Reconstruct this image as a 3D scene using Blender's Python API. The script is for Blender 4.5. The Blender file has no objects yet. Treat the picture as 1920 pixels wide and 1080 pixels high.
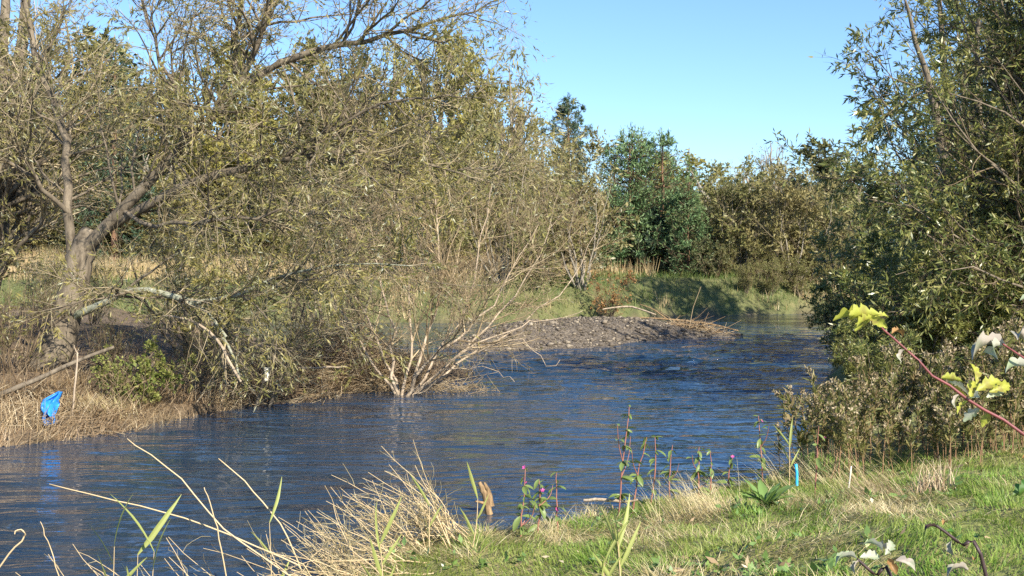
import bpy, math
import numpy as np
from mathutils import Vector

R = math.radians
sc = bpy.context.scene
col = sc.collection

# ------------------------------------------------------------------ camera
F = 2318.0            # focal length in pixels of the 1920 wide picture
EYE = 2.5             # eye height above the water (z = 0)
HOR = 480.0           # row of the horizon
cam_d = bpy.data.cameras.new('camera')
cam = bpy.data.objects.new('camera', cam_d)
col.objects.link(cam)
cam.location = (0, 0, EYE)
cam.rotation_euler = (R(90), 0, 0)
cam_d.sensor_width = 36
cam_d.lens = 36 * F / 1920
cam_d.shift_y = -(540 - HOR) / 1920
cam_d.clip_start = 0.05
cam_d.clip_end = 3000
sc.camera = cam

# ------------------------------------------------------------------ light
SUN_AZ, SUN_EL = 148.0, 34.0       # degrees from +Y towards +X, and above the horizon
w = bpy.data.worlds.new('World')
sc.world = w
w.use_nodes = True
nt = w.node_tree
sky = nt.nodes.new('ShaderNodeTexSky')
sky.sky_type = 'NISHITA'
sky.sun_disc = False
sky.sun_elevation = R(SUN_EL)
sky.sun_rotation = R(SUN_AZ)
sky.altitude = 50
sky.air_density = 1.0
sky.dust_density = 0.15
sky.ozone_density = 1.6
tint = nt.nodes.new('ShaderNodeMix'); tint.data_type = 'RGBA'; tint.blend_type = 'MULTIPLY'   # the camera's cool white balance
tint.inputs['Factor'].default_value = 1.0; tint.inputs['B'].default_value = (0.68, 0.87, 1.15, 1)
nt.links.new(sky.outputs[0], tint.inputs['A']); nt.links.new(tint.outputs['Result'], nt.nodes['Background'].inputs[0])
nt.nodes['Background'].inputs[1].default_value = 0.088
sun_d = bpy.data.lights.new('sun', 'SUN')
sun_d.energy = 5.0
sun_d.angle = R(0.5)
sun_d.color = (1.0, 0.93, 0.80)
sun = bpy.data.objects.new('sun', sun_d)
col.objects.link(sun)
sv = Vector((math.sin(R(SUN_AZ)) * math.cos(R(SUN_EL)), math.cos(R(SUN_AZ)) * math.cos(R(SUN_EL)), math.sin(R(SUN_EL))))
sun.rotation_euler = sv.to_track_quat('Z', 'Y').to_euler()
sun.location = (30, -20, 40)
sc.view_settings.view_transform = 'Standard'
sc.view_settings.look = 'None'
sc.view_settings.exposure = 1.05
sc.view_settings.gamma = 1
sc.cycles.max_bounces = 6
sc.cycles.transparent_max_bounces = 4
sc.cycles.use_denoising = False

# ------------------------------------------------------------------ helpers
def rg(seed): return np.random.default_rng(seed)

def at(px, py, Y):
    return np.array([(px - 960) / F * Y, Y, EYE + (HOR - py) / F * Y])

def norm(v): return v / np.maximum(np.linalg.norm(v, axis=-1, keepdims=True), 1e-9)

def make_mesh(name, verts, quads=None, tris=None, smooth=False):
    m = bpy.data.meshes.new(name)
    verts = np.asarray(verts, dtype=np.float32).reshape(-1, 3)
    loops, tot = [], []
    if quads is not None and len(quads):
        quads = np.asarray(quads, dtype=np.int32); loops.append(quads.ravel()); tot.append(np.full(len(quads), 4, np.int32))
    if tris is not None and len(tris):
        tris = np.asarray(tris, dtype=np.int32); loops.append(tris.ravel()); tot.append(np.full(len(tris), 3, np.int32))
    loops = np.concatenate(loops); tot = np.concatenate(tot)
    m.vertices.add(len(verts)); m.vertices.foreach_set('co', verts.ravel())
    m.loops.add(len(loops)); m.loops.foreach_set('vertex_index', loops)
    m.polygons.add(len(tot))
    m.polygons.foreach_set('loop_start', np.concatenate([[0], np.cumsum(tot)[:-1]]).astype(np.int32))
    m.polygons.foreach_set('loop_total', tot)
    if smooth: m.polygons.foreach_set('use_smooth', np.ones(len(tot), bool))
    m.update(calc_edges=True)
    return m

def link(name, mesh, mat, parent=None, loc=None, kind=None):
    o = bpy.data.objects.new(name, mesh)
    col.objects.link(o)
    if mat is not None and not mesh.materials: mesh.materials.append(mat)
    if parent is not None: o.parent = parent
    if loc is not None: o.location = loc
    if kind: o['kind'] = kind
    return o

def tag(o, label, cat, group=None):
    o['label'] = label; o['category'] = cat
    if group: o['group'] = group
    return o

def empty(name, loc, label, cat, group=None):
    o = bpy.data.objects.new(name, None)
    col.objects.link(o); o.location = loc; o.empty_display_size = 0.2
    return tag(o, label, cat, group)

def copy_tree(o, loc, rz=0.0, s=1.0, label=None, group=None, tilt=0.0):
    c = o.copy(); col.objects.link(c)
    c.location = loc; c.rotation_euler = (tilt, 0, rz); c.scale = (s, s, s) if np.isscalar(s) else s
    if label: c['label'] = label
    if group: c['group'] = group
    for ch in list(o.children):
        d = ch.copy(); col.objects.link(d); d.parent = c
    return c

class Geo:
    """collects numpy geometry"""
    def __init__(s): s.v, s.q, s.t, s.n = [], [], [], 0
    def add(s, v, q=None, t=None):
        v = np.asarray(v, float).reshape(-1, 3)
        s.v.append(v)
        if q is not None and len(q): s.q.append(np.asarray(q) + s.n)
        if t is not None and len(t): s.t.append(np.asarray(t) + s.n)
        s.n += len(v); return s
    def mesh(s, name, smooth=False, origin=None):
        v = np.concatenate(s.v)
        if origin is not None: v = v - np.asarray(origin)
        return make_mesh(name, v, np.concatenate(s.q) if s.q else None, np.concatenate(s.t) if s.t else None, smooth)

def tubes(P, Rd, S=4):
    """P (N,K,3) centre lines, Rd (N,K) radii"""
    P = np.asarray(P, float); Rd = np.asarray(Rd, float)
    if P.ndim == 2: P, Rd = P[None], Rd[None]
    N, K, _ = P.shape
    T = norm(np.gradient(P, axis=1))
    ref = np.where(np.abs(T[..., 2:3]) > 0.9, np.array([1.0, 0, 0]), np.array([0, 0, 1.0]))
    ref = np.repeat(ref[:, :1], K, axis=1)
    U = norm(np.cross(ref, T)); V = np.cross(T, U)
    a = np.arange(S) / S * 2 * np.pi
    v = P[:, :, None] + Rd[:, :, None, None] * (np.cos(a)[:, None] * U[:, :, None] + np.sin(a)[:, None] * V[:, :, None])
    idx = np.arange(N * K * S).reshape(N, K, S)
    A = idx[:, :-1]; B = idx[:, 1:]
    q = np.stack([A, np.roll(A, -1, 2), np.roll(B, -1, 2), B], -1).reshape(-1, 4)
    return v.reshape(-1, 3), q

def smooth_line(ctrl, rad, K, rng=None, jit=0.0):
    """Catmull-Rom resample of control points"""
    c = np.asarray(ctrl, float); r = np.asarray(rad, float)
    n = len(c)
    t = np.linspace(0, n - 1, K); i = np.minimum(t.astype(int), n - 2); f = (t - i)[:, None]
    p0 = c[np.maximum(i - 1, 0)]; p1 = c[i]; p2 = c[i + 1]; p3 = c[np.minimum(i + 2, n - 1)]
    p = 0.5 * ((2 * p1) + (-p0 + p2) * f + (2 * p0 - 5 * p1 + 4 * p2 - p3) * f ** 2 + (-p0 + 3 * p1 - 3 * p2 + p3) * f ** 3)
    rr = np.interp(t, np.arange(n), np.interp(np.linspace(0, 1, n), np.linspace(0, 1, len(r)), r))
    if rng is not None and jit:
        j = rng.normal(0, jit, p.shape); j[0] = 0; p = p + j
    return p, rr

def spawn(rng, P, Rd, n, t=(0.3, 1.0), ang=(45, 12), L=(1.0, 0.25), K=5, wander=0.12, trop=(0, 0, 0.1), r0=0.02, tip=0.25, shrink=0.4, sides=None):
    """n children along the centre lines P (N,K,3)"""
    N, Kp, _ = P.shape
    seg = np.linalg.norm(np.diff(P, axis=1), axis=2).sum(1)
    pi = rng.choice(N, n, p=seg / seg.sum())
    tt = rng.uniform(t[0], t[1], n)
    x = tt * (Kp - 1); i = np.minimum(x.astype(int), Kp - 2); f = (x - i)[:, None]
    pos = P[pi, i] * (1 - f) + P[pi, i + 1] * f
    rp = Rd[pi, i] * (1 - f[:, 0]) + Rd[pi, i + 1] * f[:, 0]
    tan = norm(P[pi, i + 1] - P[pi, i])
    rnd = rng.normal(size=(n, 3)); perp = norm(rnd - (rnd * tan).sum(1, keepdims=True) * tan)
    a = np.radians(rng.normal(ang[0], ang[1], n))[:, None]
    d = norm(np.cos(a) * tan + np.sin(a) * perp)
    ln = np.maximum(rng.normal(L[0], L[1] * L[0], n), 0.2 * L[0]) * (1 - shrink * tt)
    st = (ln / (K - 1))[:, None]
    out = np.empty((n, K, 3)); out[:, 0] = pos
    tr = np.asarray(trop, float)
    for k in range(1, K):
        d = norm(d + rng.normal(0, wander, (n, 3)) + tr * st)
        out[:, k] = out[:, k - 1] + d * st
    rs = np.minimum(rp * 0.75, r0)[:, None] * np.linspace(1, tip, K)
    return out, rs

def leafage(rng, P, n, L=(0.07, 0.2), W=0.2, spread=0.9, droop=0.0, t=(0.15, 1.0), up=0.4, fold=False):
    """n leaf blades along twigs P: returns verts, quads"""
    N, Kp, _ = P.shape
    c_ = P[:, 0]
    wt = np.exp(1.3 * vnoise(c_[:, 0] * 1.3 + c_[:, 1], c_[:, 2] * 1.3, 71) + 0.9 * vnoise(c_[:, 0] * 3.1, c_[:, 2] * 3.1 + c_[:, 1] * 2, 72) + rng.normal(0, 0.5, N))
    pi = rng.choice(N, n, p=wt / wt.sum()); tt = rng.uniform(t[0], t[1], n)
    x = tt * (Kp - 1); i = np.minimum(x.astype(int), Kp - 2); f = (x - i)[:, None]
    pos = P[pi, i] * (1 - f) + P[pi, i + 1] * f
    tan = norm(P[pi, i + 1] - P[pi, i])
    d = norm(tan + spread * rng.normal(size=(n, 3)) + np.array([0, 0, -droop]))
    rnd = rng.normal(size=(n, 3)) * (1 - up) + np.array([0, 0, 1.0]) * up
    s = norm(np.cross(d, rnd))
    ln = np.maximum(rng.normal(L[0], L[1] * L[0], n), L[0] * 0.3)[:, None]
    wd = ln * W
    nn = np.cross(s, d)
    v = np.stack([pos, pos + 0.45 * ln * d + 0.5 * wd * s - 0.06 * ln * nn, pos + ln * d + (0.18 * ln * nn if fold else 0), pos + 0.45 * ln * d - 0.5 * wd * s - 0.06 * ln * nn], 1)
    return v.reshape(-1, 3), np.arange(n * 4).reshape(n, 4)

def blades(rng, pos, ang, L, W, lean, K=3, curl=0.6, twist=1.0):
    """grass ribbons: pos (N,3), ang heading of the lean, lean 0 upright .. 1.4 flat"""
    n = len(pos)
    h = np.stack([np.cos(ang), np.sin(ang), np.zeros(n)], 1)
    face = ang + np.pi / 2 + rng.normal(0, twist, n)
    s = np.stack([np.cos(face), np.sin(face), np.zeros(n)], 1)
    rows = []; p = pos.copy(); th = lean.copy()
    for k in range(K):
        wk = (W * (1 - 0.85 * (k / (K - 1))))[:, None]
        rows += [p - s * wk * 0.5, p + s * wk * 0.5]
        st = (L / (K - 1))[:, None]
        p = p + st * (np.sin(th)[:, None] * h + np.cos(th)[:, None] * np.array([0, 0, 1.0]))
        th = th + curl * rng.uniform(0.3, 1.0, n)
    v = np.stack(rows, 1)
    b = np.arange(n)[:, None] * (2 * K)
    q = np.concatenate([b + np.array([2 * k, 2 * k + 1, 2 * k + 3, 2 * k + 2]) for k in range(K - 1)], 0)
    return v.reshape(-1, 3), q

_tab = {}
def vnoise(x, y, seed=0):
    if seed not in _tab: _tab[seed] = np.random.default_rng(900 + seed).uniform(-1, 1, (256, 256))
    T = _tab[seed]
    xi = np.floor(x).astype(int); yi = np.floor(y).astype(int)
    fx = x - xi; fy = y - yi
    fx = fx * fx * (3 - 2 * fx); fy = fy * fy * (3 - 2 * fy)
    g = lambda a, b: T[a & 255, b & 255]
    return (g(xi, yi) * (1 - fx) + g(xi + 1, yi) * fx) * (1 - fy) + (g(xi, yi + 1) * (1 - fx) + g(xi + 1, yi + 1) * fx) * fy

def ss(a, b, x):
    t = np.clip((x - a) / (b - a), 0, 1); return t * t * (3 - 2 * t)

# ------------------------------------------------------------------ materials
def new_mat(name):
    m = bpy.data.materials.new(name); m.use_nodes = True
    n = m.node_tree.nodes; l = m.node_tree.links
    return m, n, l, n['Principled BSDF'], n['Material Output']

def ramp(n, stops):
    r = n.new('ShaderNodeValToRGB'); e = r.color_ramp.elements
    while len(e) < len(stops): e.new(0.5)
    for k, (p, c) in enumerate(stops):
        e[k].position = p; e[k].color = (*c, 1)
    return r

def blade_mat(name, stops, patch=None, rough=0.5, trans=0.3, spec=0.4, pscale=0.6, amt=0.5):
    """leaf / twig / straw: colour differs from piece to piece, with drifts of a second tint"""
    m, n, l, b, out = new_mat(name)
    g = n.new('ShaderNodeNewGeometry')
    r = ramp(n, stops); l.new(g.outputs['Random Per Island'], r.inputs[0])
    c = r.outputs[0]
    if patch:
        tc = n.new('ShaderNodeTexCoord'); nz = n.new('ShaderNodeTexNoise')
        nz.inputs['Scale'].default_value = pscale; nz.inputs['Detail'].default_value = 2
        l.new(tc.outputs['Object'], nz.inputs['Vector'])
        rr = ramp(n, [(0.42, (0, 0, 0)), (0.62, (amt, amt, amt))]); l.new(nz.outputs['Fac'], rr.inputs[0])
        mx = n.new('ShaderNodeMix'); mx.data_type = 'RGBA'
        l.new(rr.outputs[0], mx.inputs['Factor']); l.new(c, mx.inputs['A']); mx.inputs['B'].default_value = (*patch, 1)
        c = mx.outputs['Result']
    l.new(c, b.inputs['Base Color'])
    b.inputs['Roughness'].default_value = rough
    b.inputs['Specular IOR Level'].default_value = spec
    if trans:
        tr = n.new('ShaderNodeBsdfTranslucent'); l.new(c, tr.inputs[0])
        ms = n.new('ShaderNodeMixShader'); ms.inputs[0].default_value = trans
        l.new(b.outputs[0], ms.inputs[1]); l.new(tr.outputs[0], ms.inputs[2]); l.new(ms.outputs[0], out.inputs[0])
    return m

def bark_mat(name, c1, c2, scale=9, stretch=0.25, bump=0.6):
    m, n, l, b, out = new_mat(name)
    tc = n.new('ShaderNodeTexCoord'); mp = n.new('ShaderNodeMapping'); mp.inputs['Scale'].default_value = (1, 1, stretch)
    nz = n.new('ShaderNodeTexNoise'); nz.inputs['Scale'].default_value = scale; nz.inputs['Detail'].default_value = 6; nz.inputs['Roughness'].default_value = 0.7
    l.new(tc.outputs['Object'], mp.inputs[0]); l.new(mp.outputs[0], nz.inputs['Vector'])
    r = ramp(n, [(0.32, c1), (0.66, c2)]); l.new(nz.outputs['Fac'], r.inputs[0])
    l.new(r.outputs[0], b.inputs['Base Color']); b.inputs['Roughness'].default_value = 0.9
    b.inputs['Specular IOR Level'].default_value = 0.2
    bp = n.new('ShaderNodeBump'); bp.inputs['Strength'].default_value = bump; bp.inputs['Distance'].default_value = 0.03
    l.new(nz.outputs['Fac'], bp.inputs['Height']); l.new(bp.outputs[0], b.inputs['Normal'])
    return m

def plain_mat(name, c, rough=0.6, var=0.15, scale=20, spec=0.4):
    m, n, l, b, out = new_mat(name)
    tc = n.new('ShaderNodeTexCoord'); nz = n.new('ShaderNodeTexNoise'); nz.inputs['Scale'].default_value = scale; nz.inputs['Detail'].default_value = 4
    l.new(tc.outputs['Object'], nz.inputs['Vector'])
    r = ramp(n, [(0.3, tuple(x * (1 - var) for x in c)), (0.7, tuple(min(1, x * (1 + var)) for x in c))])
    l.new(nz.outputs['Fac'], r.inputs[0]); l.new(r.outputs[0], b.inputs['Base Color'])
    b.inputs['Roughness'].default_value = rough; b.inputs['Specular IOR Level'].default_value = spec
    return m

M = {}
M['willow_bark'] = bark_mat('willow_bark', (0.06, 0.048, 0.034), (0.24, 0.195, 0.14))
M['grey_bark'] = bark_mat('grey_bark', (0.13, 0.11, 0.085), (0.36, 0.32, 0.25), 14)
M['moss_bark'] = bark_mat('moss_bark', (0.13, 0.14, 0.08), (0.38, 0.38, 0.3), 12)
M['pine_bark'] = bark_mat('pine_bark', (0.07, 0.045, 0.03), (0.25, 0.14, 0.085))
M['drift'] = bark_mat('drift', (0.2, 0.15, 0.1), (0.5, 0.4, 0.29), 16)
M['wet_drift'] = bark_mat('wet_drift', (0.07, 0.045, 0.025), (0.4, 0.27, 0.14), 22)
M['tan_twig'] = blade_mat('tan_twig', [(0, (0.17, 0.12, 0.065)), (0.5, (0.31, 0.23, 0.13)), (1, (0.46, 0.36, 0.22))], trans=0, rough=0.6)
M['olive_twig'] = blade_mat('olive_twig', [(0, (0.14, 0.11, 0.06)), (0.5, (0.27, 0.215, 0.125)), (1, (0.42, 0.34, 0.22))], trans=0, rough=0.6)
M['dark_twig'] = blade_mat('dark_twig', [(0, (0.05, 0.035, 0.02)), (1, (0.18, 0.13, 0.075))], trans=0, rough=0.7)
M['willow_leaf'] = blade_mat('willow_leaf', [(0, (0.12, 0.13, 0.04)), (0.3, (0.23, 0.225, 0.07)), (0.6, (0.36, 0.325, 0.1)), (0.84, (0.4, 0.37, 0.16)), (0.93, (0.5, 0.5, 0.34)), (1, (0.6, 0.62, 0.48))], patch=(0.4, 0.32, 0.1), trans=0.42, rough=0.45)
M['right_leaf'] = blade_mat('right_leaf', [(0, (0.08, 0.115, 0.034)), (0.45, (0.16, 0.2, 0.058)), (0.8, (0.27, 0.275, 0.08)), (0.93, (0.4, 0.36, 0.12)), (1, (0.52, 0.48, 0.22))], patch=(0.3, 0.27, 0.075), rough=0.36, spec=0.6, trans=0.36)
M['shrub_leaf'] = blade_mat('shrub_leaf', [(0, (0.1, 0.1, 0.03)), (0.6, (0.22, 0.2, 0.07)), (0.9, (0.32, 0.28, 0.12)), (1, (0.55, 0.53, 0.38))], rough=0.5)
M['yellow_leaf'] = blade_mat('yellow_leaf', [(0, (0.24, 0.23, 0.055)), (0.5, (0.4, 0.37, 0.095)), (1, (0.52, 0.46, 0.14))], patch=(0.27, 0.23, 0.1), trans=0.4, pscale=0.35)
M['tan_leaf'] = blade_mat('tan_leaf', [(0, (0.19, 0.165, 0.065)), (0.5, (0.3, 0.26, 0.105)), (1, (0.41, 0.35, 0.16))], patch=(0.3, 0.29, 0.1), trans=0.4, pscale=0.35)
M['olive_leaf'] = blade_mat('olive_leaf', [(0, (0.13, 0.14, 0.05)), (0.5, (0.23, 0.23, 0.08)), (1, (0.33, 0.3, 0.12))], patch=(0.28, 0.25, 0.09), trans=0.4, pscale=0.35)
M['dark_leaf'] = blade_mat('dark_leaf', [(0, (0.06, 0.075, 0.032)), (0.6, (0.115, 0.13, 0.05)), (1, (0.2, 0.19, 0.08))], patch=(0.16, 0.15, 0.06), trans=0.35, pscale=0.35)
M['bramble_leaf'] = blade_mat('bramble_leaf', [(0, (0.08, 0.12, 0.025)), (0.6, (0.2, 0.25, 0.05)), (1, (0.38, 0.38, 0.11))], rough=0.65, trans=0.4, patch=(0.26, 0.21, 0.08), pscale=4)
M['needle'] = blade_mat('needle', [(0, (0.06, 0.12, 0.052)), (0.55, (0.13, 0.23, 0.095)), (1, (0.24, 0.34, 0.15))], patch=(0.19, 0.25, 0.085), trans=0.15, pscale=0.8)
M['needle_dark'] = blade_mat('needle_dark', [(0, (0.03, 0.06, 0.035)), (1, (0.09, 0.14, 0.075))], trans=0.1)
M['grass'] = blade_mat('grass', [(0, (0.08, 0.16, 0.02)), (0.5, (0.17, 0.3, 0.04)), (0.85, (0.28, 0.38, 0.07)), (1, (0.42, 0.42, 0.15))], patch=(0.29, 0.3, 0.08), pscale=1.2, trans=0.35)
M['straw'] = blade_mat('straw', [(0, (0.25, 0.19, 0.08)), (0.5, (0.48, 0.39, 0.19)), (1, (0.68, 0.59, 0.36))], trans=0.2)
M['wrack'] = blade_mat('wrack', [(0, (0.13, 0.085, 0.045)), (0.45, (0.32, 0.225, 0.12)), (0.8, (0.47, 0.36, 0.21)), (1, (0.66, 0.56, 0.38))], patch=(0.24, 0.155, 0.09), trans=0.1, pscale=0.9)
M['field_grass'] = blade_mat('field_grass', [(0, (0.33, 0.22, 0.105)), (0.5, (0.5, 0.37, 0.2)), (1, (0.66, 0.53, 0.32))], patch=(0.42, 0.33, 0.14), trans=0.25, pscale=0.25)
M['bank_grass'] = blade_mat('bank_grass', [(0, (0.05, 0.1, 0.02)), (0.6, (0.13, 0.2, 0.045)), (1, (0.3, 0.28, 0.1))], patch=(0.19, 0.19, 0.065), trans=0.3, pscale=0.3)
M['reed'] = blade_mat('reed', [(0, (0.32, 0.21, 0.1)), (0.5, (0.5, 0.37, 0.2)), (1, (0.66, 0.52, 0.32))], trans=0, rough=0.45)
M['reed_leaf'] = blade_mat('reed_leaf', [(0, (0.16, 0.25, 0.07)), (0.5, (0.33, 0.38, 0.11)), (1, (0.52, 0.45, 0.15))], trans=0.35)
M['red_stem'] = plain_mat('red_stem', (0.3, 0.13, 0.095), 0.45)
M['green_leaf'] = blade_mat('green_leaf', [(0, (0.1, 0.17, 0.045)), (1, (0.26, 0.33, 0.1))], trans=0.35, rough=0.4)
M['pink'] = plain_mat('pink', (0.5, 0.08, 0.27), 0.5)
M['herb_leaf'] = blade_mat('herb_leaf', [(0, (0.1, 0.11, 0.03)), (0.45, (0.19, 0.2, 0.06)), (0.8, (0.28, 0.24, 0.09)), (1, (0.38, 0.28, 0.14))], trans=0.35)
M['herb_stem'] = plain_mat('herb_stem', (0.27, 0.16, 0.085), 0.7)
M['herb_head'] = blade_mat('herb_head', [(0, (0.2, 0.15, 0.085)), (1, (0.42, 0.34, 0.21))], trans=0.15)
M['dock'] = blade_mat('dock', [(0, (0.1, 0.18, 0.045)), (1, (0.22, 0.33, 0.09))], trans=0.25, rough=0.3, spec=0.6)
M['blue_plastic'] = plain_mat('blue_plastic', (0.025, 0.22, 0.62), 0.4, 0.5, 9, 0.5)
M['cyan_plastic'] = plain_mat('cyan_plastic', (0.05, 0.42, 0.68), 0.4, 0.05)
M['white_paint'] = plain_mat('white_paint', (0.62, 0.58, 0.48), 0.6)
M['bramble_stem'] = plain_mat('bramble_stem', (0.2, 0.06, 0.06), 0.4, 0.25, 30)
M['shade_black'] = plain_mat('shade_black', (0.05, 0.03, 0.03), 0.5, 0.25, 30)  # near-black puts the shade over the low corner weeds into the colour
M['lime_leaf'] = blade_mat('lime_leaf', [(0, (0.36, 0.4, 0.05)), (1, (0.5, 0.5, 0.09))], patch=(0.3, 0.24, 0.07), trans=0.4, rough=0.45, pscale=30, amt=0.75)
M['dead_leaf'] = blade_mat('dead_leaf', [(0, (0.33, 0.27, 0.23)), (1, (0.5, 0.44, 0.37))], patch=(0.17, 0.2, 0.12), trans=0.12, rough=0.5, pscale=14, amt=0.8)
M['grey_leaf'] = blade_mat('grey_leaf', [(0, (0.36, 0.38, 0.29)), (1, (0.5, 0.48, 0.39))], patch=(0.3, 0.4, 0.2), trans=0.3, rough=0.4, pscale=14, amt=0.8)
M['brown_leaf'] = blade_mat('brown_leaf', [(0, (0.25, 0.13, 0.06)), (1, (0.45, 0.26, 0.08))], patch=(0.1, 0.06, 0.04), trans=0.3, pscale=14)
M['deep_leaf'] = blade_mat('deep_leaf', [(0, (0.04, 0.12, 0.02)), (1, (0.07, 0.19, 0.03))], patch=(0.3, 0.2, 0.05), trans=0.35, pscale=12, amt=0.3)

# ------------------------------------------------------------------ terrain
RIGHT = np.array([(-60, -2), (-14, 4.2), (-6, 5.6), (-3, 6.3), (-1.7, 7.4), (-1.35, 8.4), (-1.0, 9.6), (-0.2, 10.2), (0.6, 10.9), (1.5, 11.6), (2.25, 12.4), (3.1, 14.4), (4.2, 17.5), (5.8, 23), (7.9, 30), (11, 38), (16, 46), (24, 52), (40, 58), (80, 64), (700, 120), (700, -60), (-60, -60)], float)
LEFT = np.array([(-90, 11), (-20, 14), (-10, 15.2), (-6.7, 16.3), (-5.7, 17.4), (-4.9, 19.6), (-4.6, 20.9), (-3.8, 22.4), (-3.0, 23.5), (-1.8, 24.3), (-0.9, 25.6), (-1.2, 27.5), (-2.8, 30.5), (-5.5, 33), (-8.5, 35.5), (-10.6, 39), (-12, 45.5), (-90, 47)], float)
FAR = np.array([(-700, 43), (-80, 44), (-20, 45), (-8, 46), (0, 46.5), (4, 48), (7, 51.3), (10, 52.6), (14, 54), (20, 57.5), (40, 66), (90, 76), (700, 140), (700, 900), (-700, 900)], float)
BAR = np.array([(-1.9, 33.6), (-0.9, 32.3), (0.6, 33.0), (2.8, 34.1), (3.4, 35.9), (5.3, 37.4), (7.3, 39.0), (6.6, 40.6), (4.5, 42.3), (1.0, 41.5), (-1.2, 38)], float)

def sdist(poly, x, y):
    """signed distance, positive inside"""
    d = np.full(x.shape, 1e9); ins = np.zeros(x.shape, bool)
    n = len(poly)
    for i in range(n):
        ax, ay = poly[i]; bx, by = poly[(i + 1) % n]
        ex, ey = bx - ax, by - ay
        t = np.clip(((x - ax) * ex + (y - ay) * ey) / (ex * ex + ey * ey), 0, 1)
        d = np.minimum(d, np.hypot(x - ax - t * ex, y - ay - t * ey))
        c = ((ay > y) != (by > y))
        with np.errstate(divide='ignore', invalid='ignore'):
            ins ^= c & (x < (bx - ax) * (y - ay) / (by - ay if by != ay else 1e-9) + ax)
    return np.where(ins, d, -d)

def zones(x, y):
    wob = 0.16 * vnoise(x * 1.7, y * 1.7, 1) + 0.08 * vnoise(x * 4.1, y * 4.1, 2)
    return sdist(RIGHT, x, y) + wob * 0.7, sdist(LEFT, x, y) + wob, sdist(FAR, x, y) + wob * 2

def height(x, y):
    x = np.asarray(x, float); y = np.asarray(y, float)
    r, l, f = zones(x, y)
    out = lambda d: np.clip(d * 0.6, -0.75, 0)
    hr = np.where(r > 0, 0.34 * ss(0, 0.45, r) + 0.5 * ss(0.3, 4.5, r) + 0.1 * ss(5, 12, r), out(r))
    hl = np.where(l > 0, 0.16 * ss(0, 0.2, l) + (0.62 * ss(0, 3.2, l) + 0.4 * ss(4, 9, l)) * (0.3 + 0.7 * ss(-5.2, -7.6, x)), out(l))
    hf = np.where(f > 0, 0.45 * ss(0, 0.5, f) + 1.1 * ss(0, 2.9, f) + 0.75 * ss(4, 22, f), out(f))
    h = np.maximum(np.maximum(hr, hl), hf)
    bump = 0.05 * vnoise(x * 1.3, y * 1.3, 3) + 0.035 * vnoise(x * 3.7, y * 3.7, 4) + 0.06 * vnoise(x * 0.4, y * 0.4, 5)
    lump = 0.05 * vnoise(x * 2.6, y * 2.6, 14) + 0.03 * vnoise(x * 6.1, y * 6.1, 15)
    return h + (bump + lump * (r > 0)) * ss(0.1, 0.8, h)

def hz(x, y): return float(height(np.array([x]), np.array([y]))[0])

def barh(x, y):
    x = np.asarray(x, float); y = np.asarray(y, float)
    d = sdist(BAR, x, y) + 0.2 * vnoise(x * 1.1, y * 1.1, 6) + 0.1 * vnoise(x * 3, y * 3, 7)
    edge = 0.35 + 0.65 * ss(7.2, 3.0, x)
    return np.where(d > 0, 0.5 * edge * ss(-0.15, 1.8, d) + 0.014 * vnoise(x * 5, y * 5, 8) + 0.008 * vnoise(x * 11, y * 11, 9), np.clip(d * 0.5, -0.7, 0) + 0.0)

def grid(xs, ys):
    """xs (ny,nx) ys (ny,)"""
    ny, nx = xs.shape
    idx = np.arange(nx * ny).reshape(ny, nx)
    return np.stack([idx[:-1, :-1], idx[:-1, 1:], idx[1:, 1:], idx[1:, :-1]], -1).reshape(-1, 4)

yy = np.concatenate([np.linspace(-40, 2, 12)[:-1], np.geomspace(2 + 4, 60 + 4, 170) - 4, np.geomspace(61, 900, 50)])
u = np.linspace(-1, 1, 210); u = np.sign(u) * np.abs(u) ** 1.25
xs = u[None, :] * (26 + 0.75 * np.maximum(yy, 0))[:, None]
ysg = np.repeat(yy[:, None], 210, 1)
zg = height(xs, ysg)
gm = make_mesh('ground', np.stack([xs, ysg, zg], -1), grid(xs, yy), smooth=True)
zr, zl, zf = zones(xs, ysg)
att = gm.color_attributes.new('cover', 'FLOAT_COLOR', 'POINT')
cv = np.zeros((xs.size, 4), np.float32)
cv[:, 0] = (zr > 0).ravel(); cv[:, 1] = (zl > 0).ravel(); cv[:, 2] = (zf > 0).ravel(); cv[:, 3] = 1
att.data.foreach_set('color', cv.ravel())

m, n, l, b, out = new_mat('ground')
tc = n.new('ShaderNodeTexCoord')
nz = n.new('ShaderNodeTexNoise'); nz.inputs['Scale'].default_value = 1.4; nz.inputs['Detail'].default_value = 8; nz.inputs['Roughness'].default_value = 0.65
l.new(tc.outputs['Object'], nz.inputs['Vector'])
ca = n.new('ShaderNodeVertexColor'); ca.layer_name = 'cover'
sp = n.new('ShaderNodeSeparateColor'); l.new(ca.outputs[0], sp.inputs[0])
mud = ramp(n, [(0.3, (0.07, 0.05, 0.03)), (0.7, (0.16, 0.12, 0.075))]); l.new(nz.outputs['Fac'], mud.inputs[0])
rt = ramp(n, [(0.35, (0.12, 0.15, 0.035)), (0.55, (0.2, 0.19, 0.06)), (0.72, (0.32, 0.26, 0.12))]); l.new(nz.outputs['Fac'], rt.inputs[0])
lf = ramp(n, [(0.3, (0.08, 0.055, 0.035)), (0.6, (0.18, 0.125, 0.07)), (0.75, (0.26, 0.2, 0.11))]); l.new(nz.outputs['Fac'], lf.inputs[0])
ff = ramp(n, [(0.35, (0.08, 0.1, 0.03)), (0.6, (0.15, 0.15, 0.055)), (0.8, (0.27, 0.22, 0.1))]); l.new(nz.outputs['Fac'], ff.inputs[0])
prev = mud.outputs[0]
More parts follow.
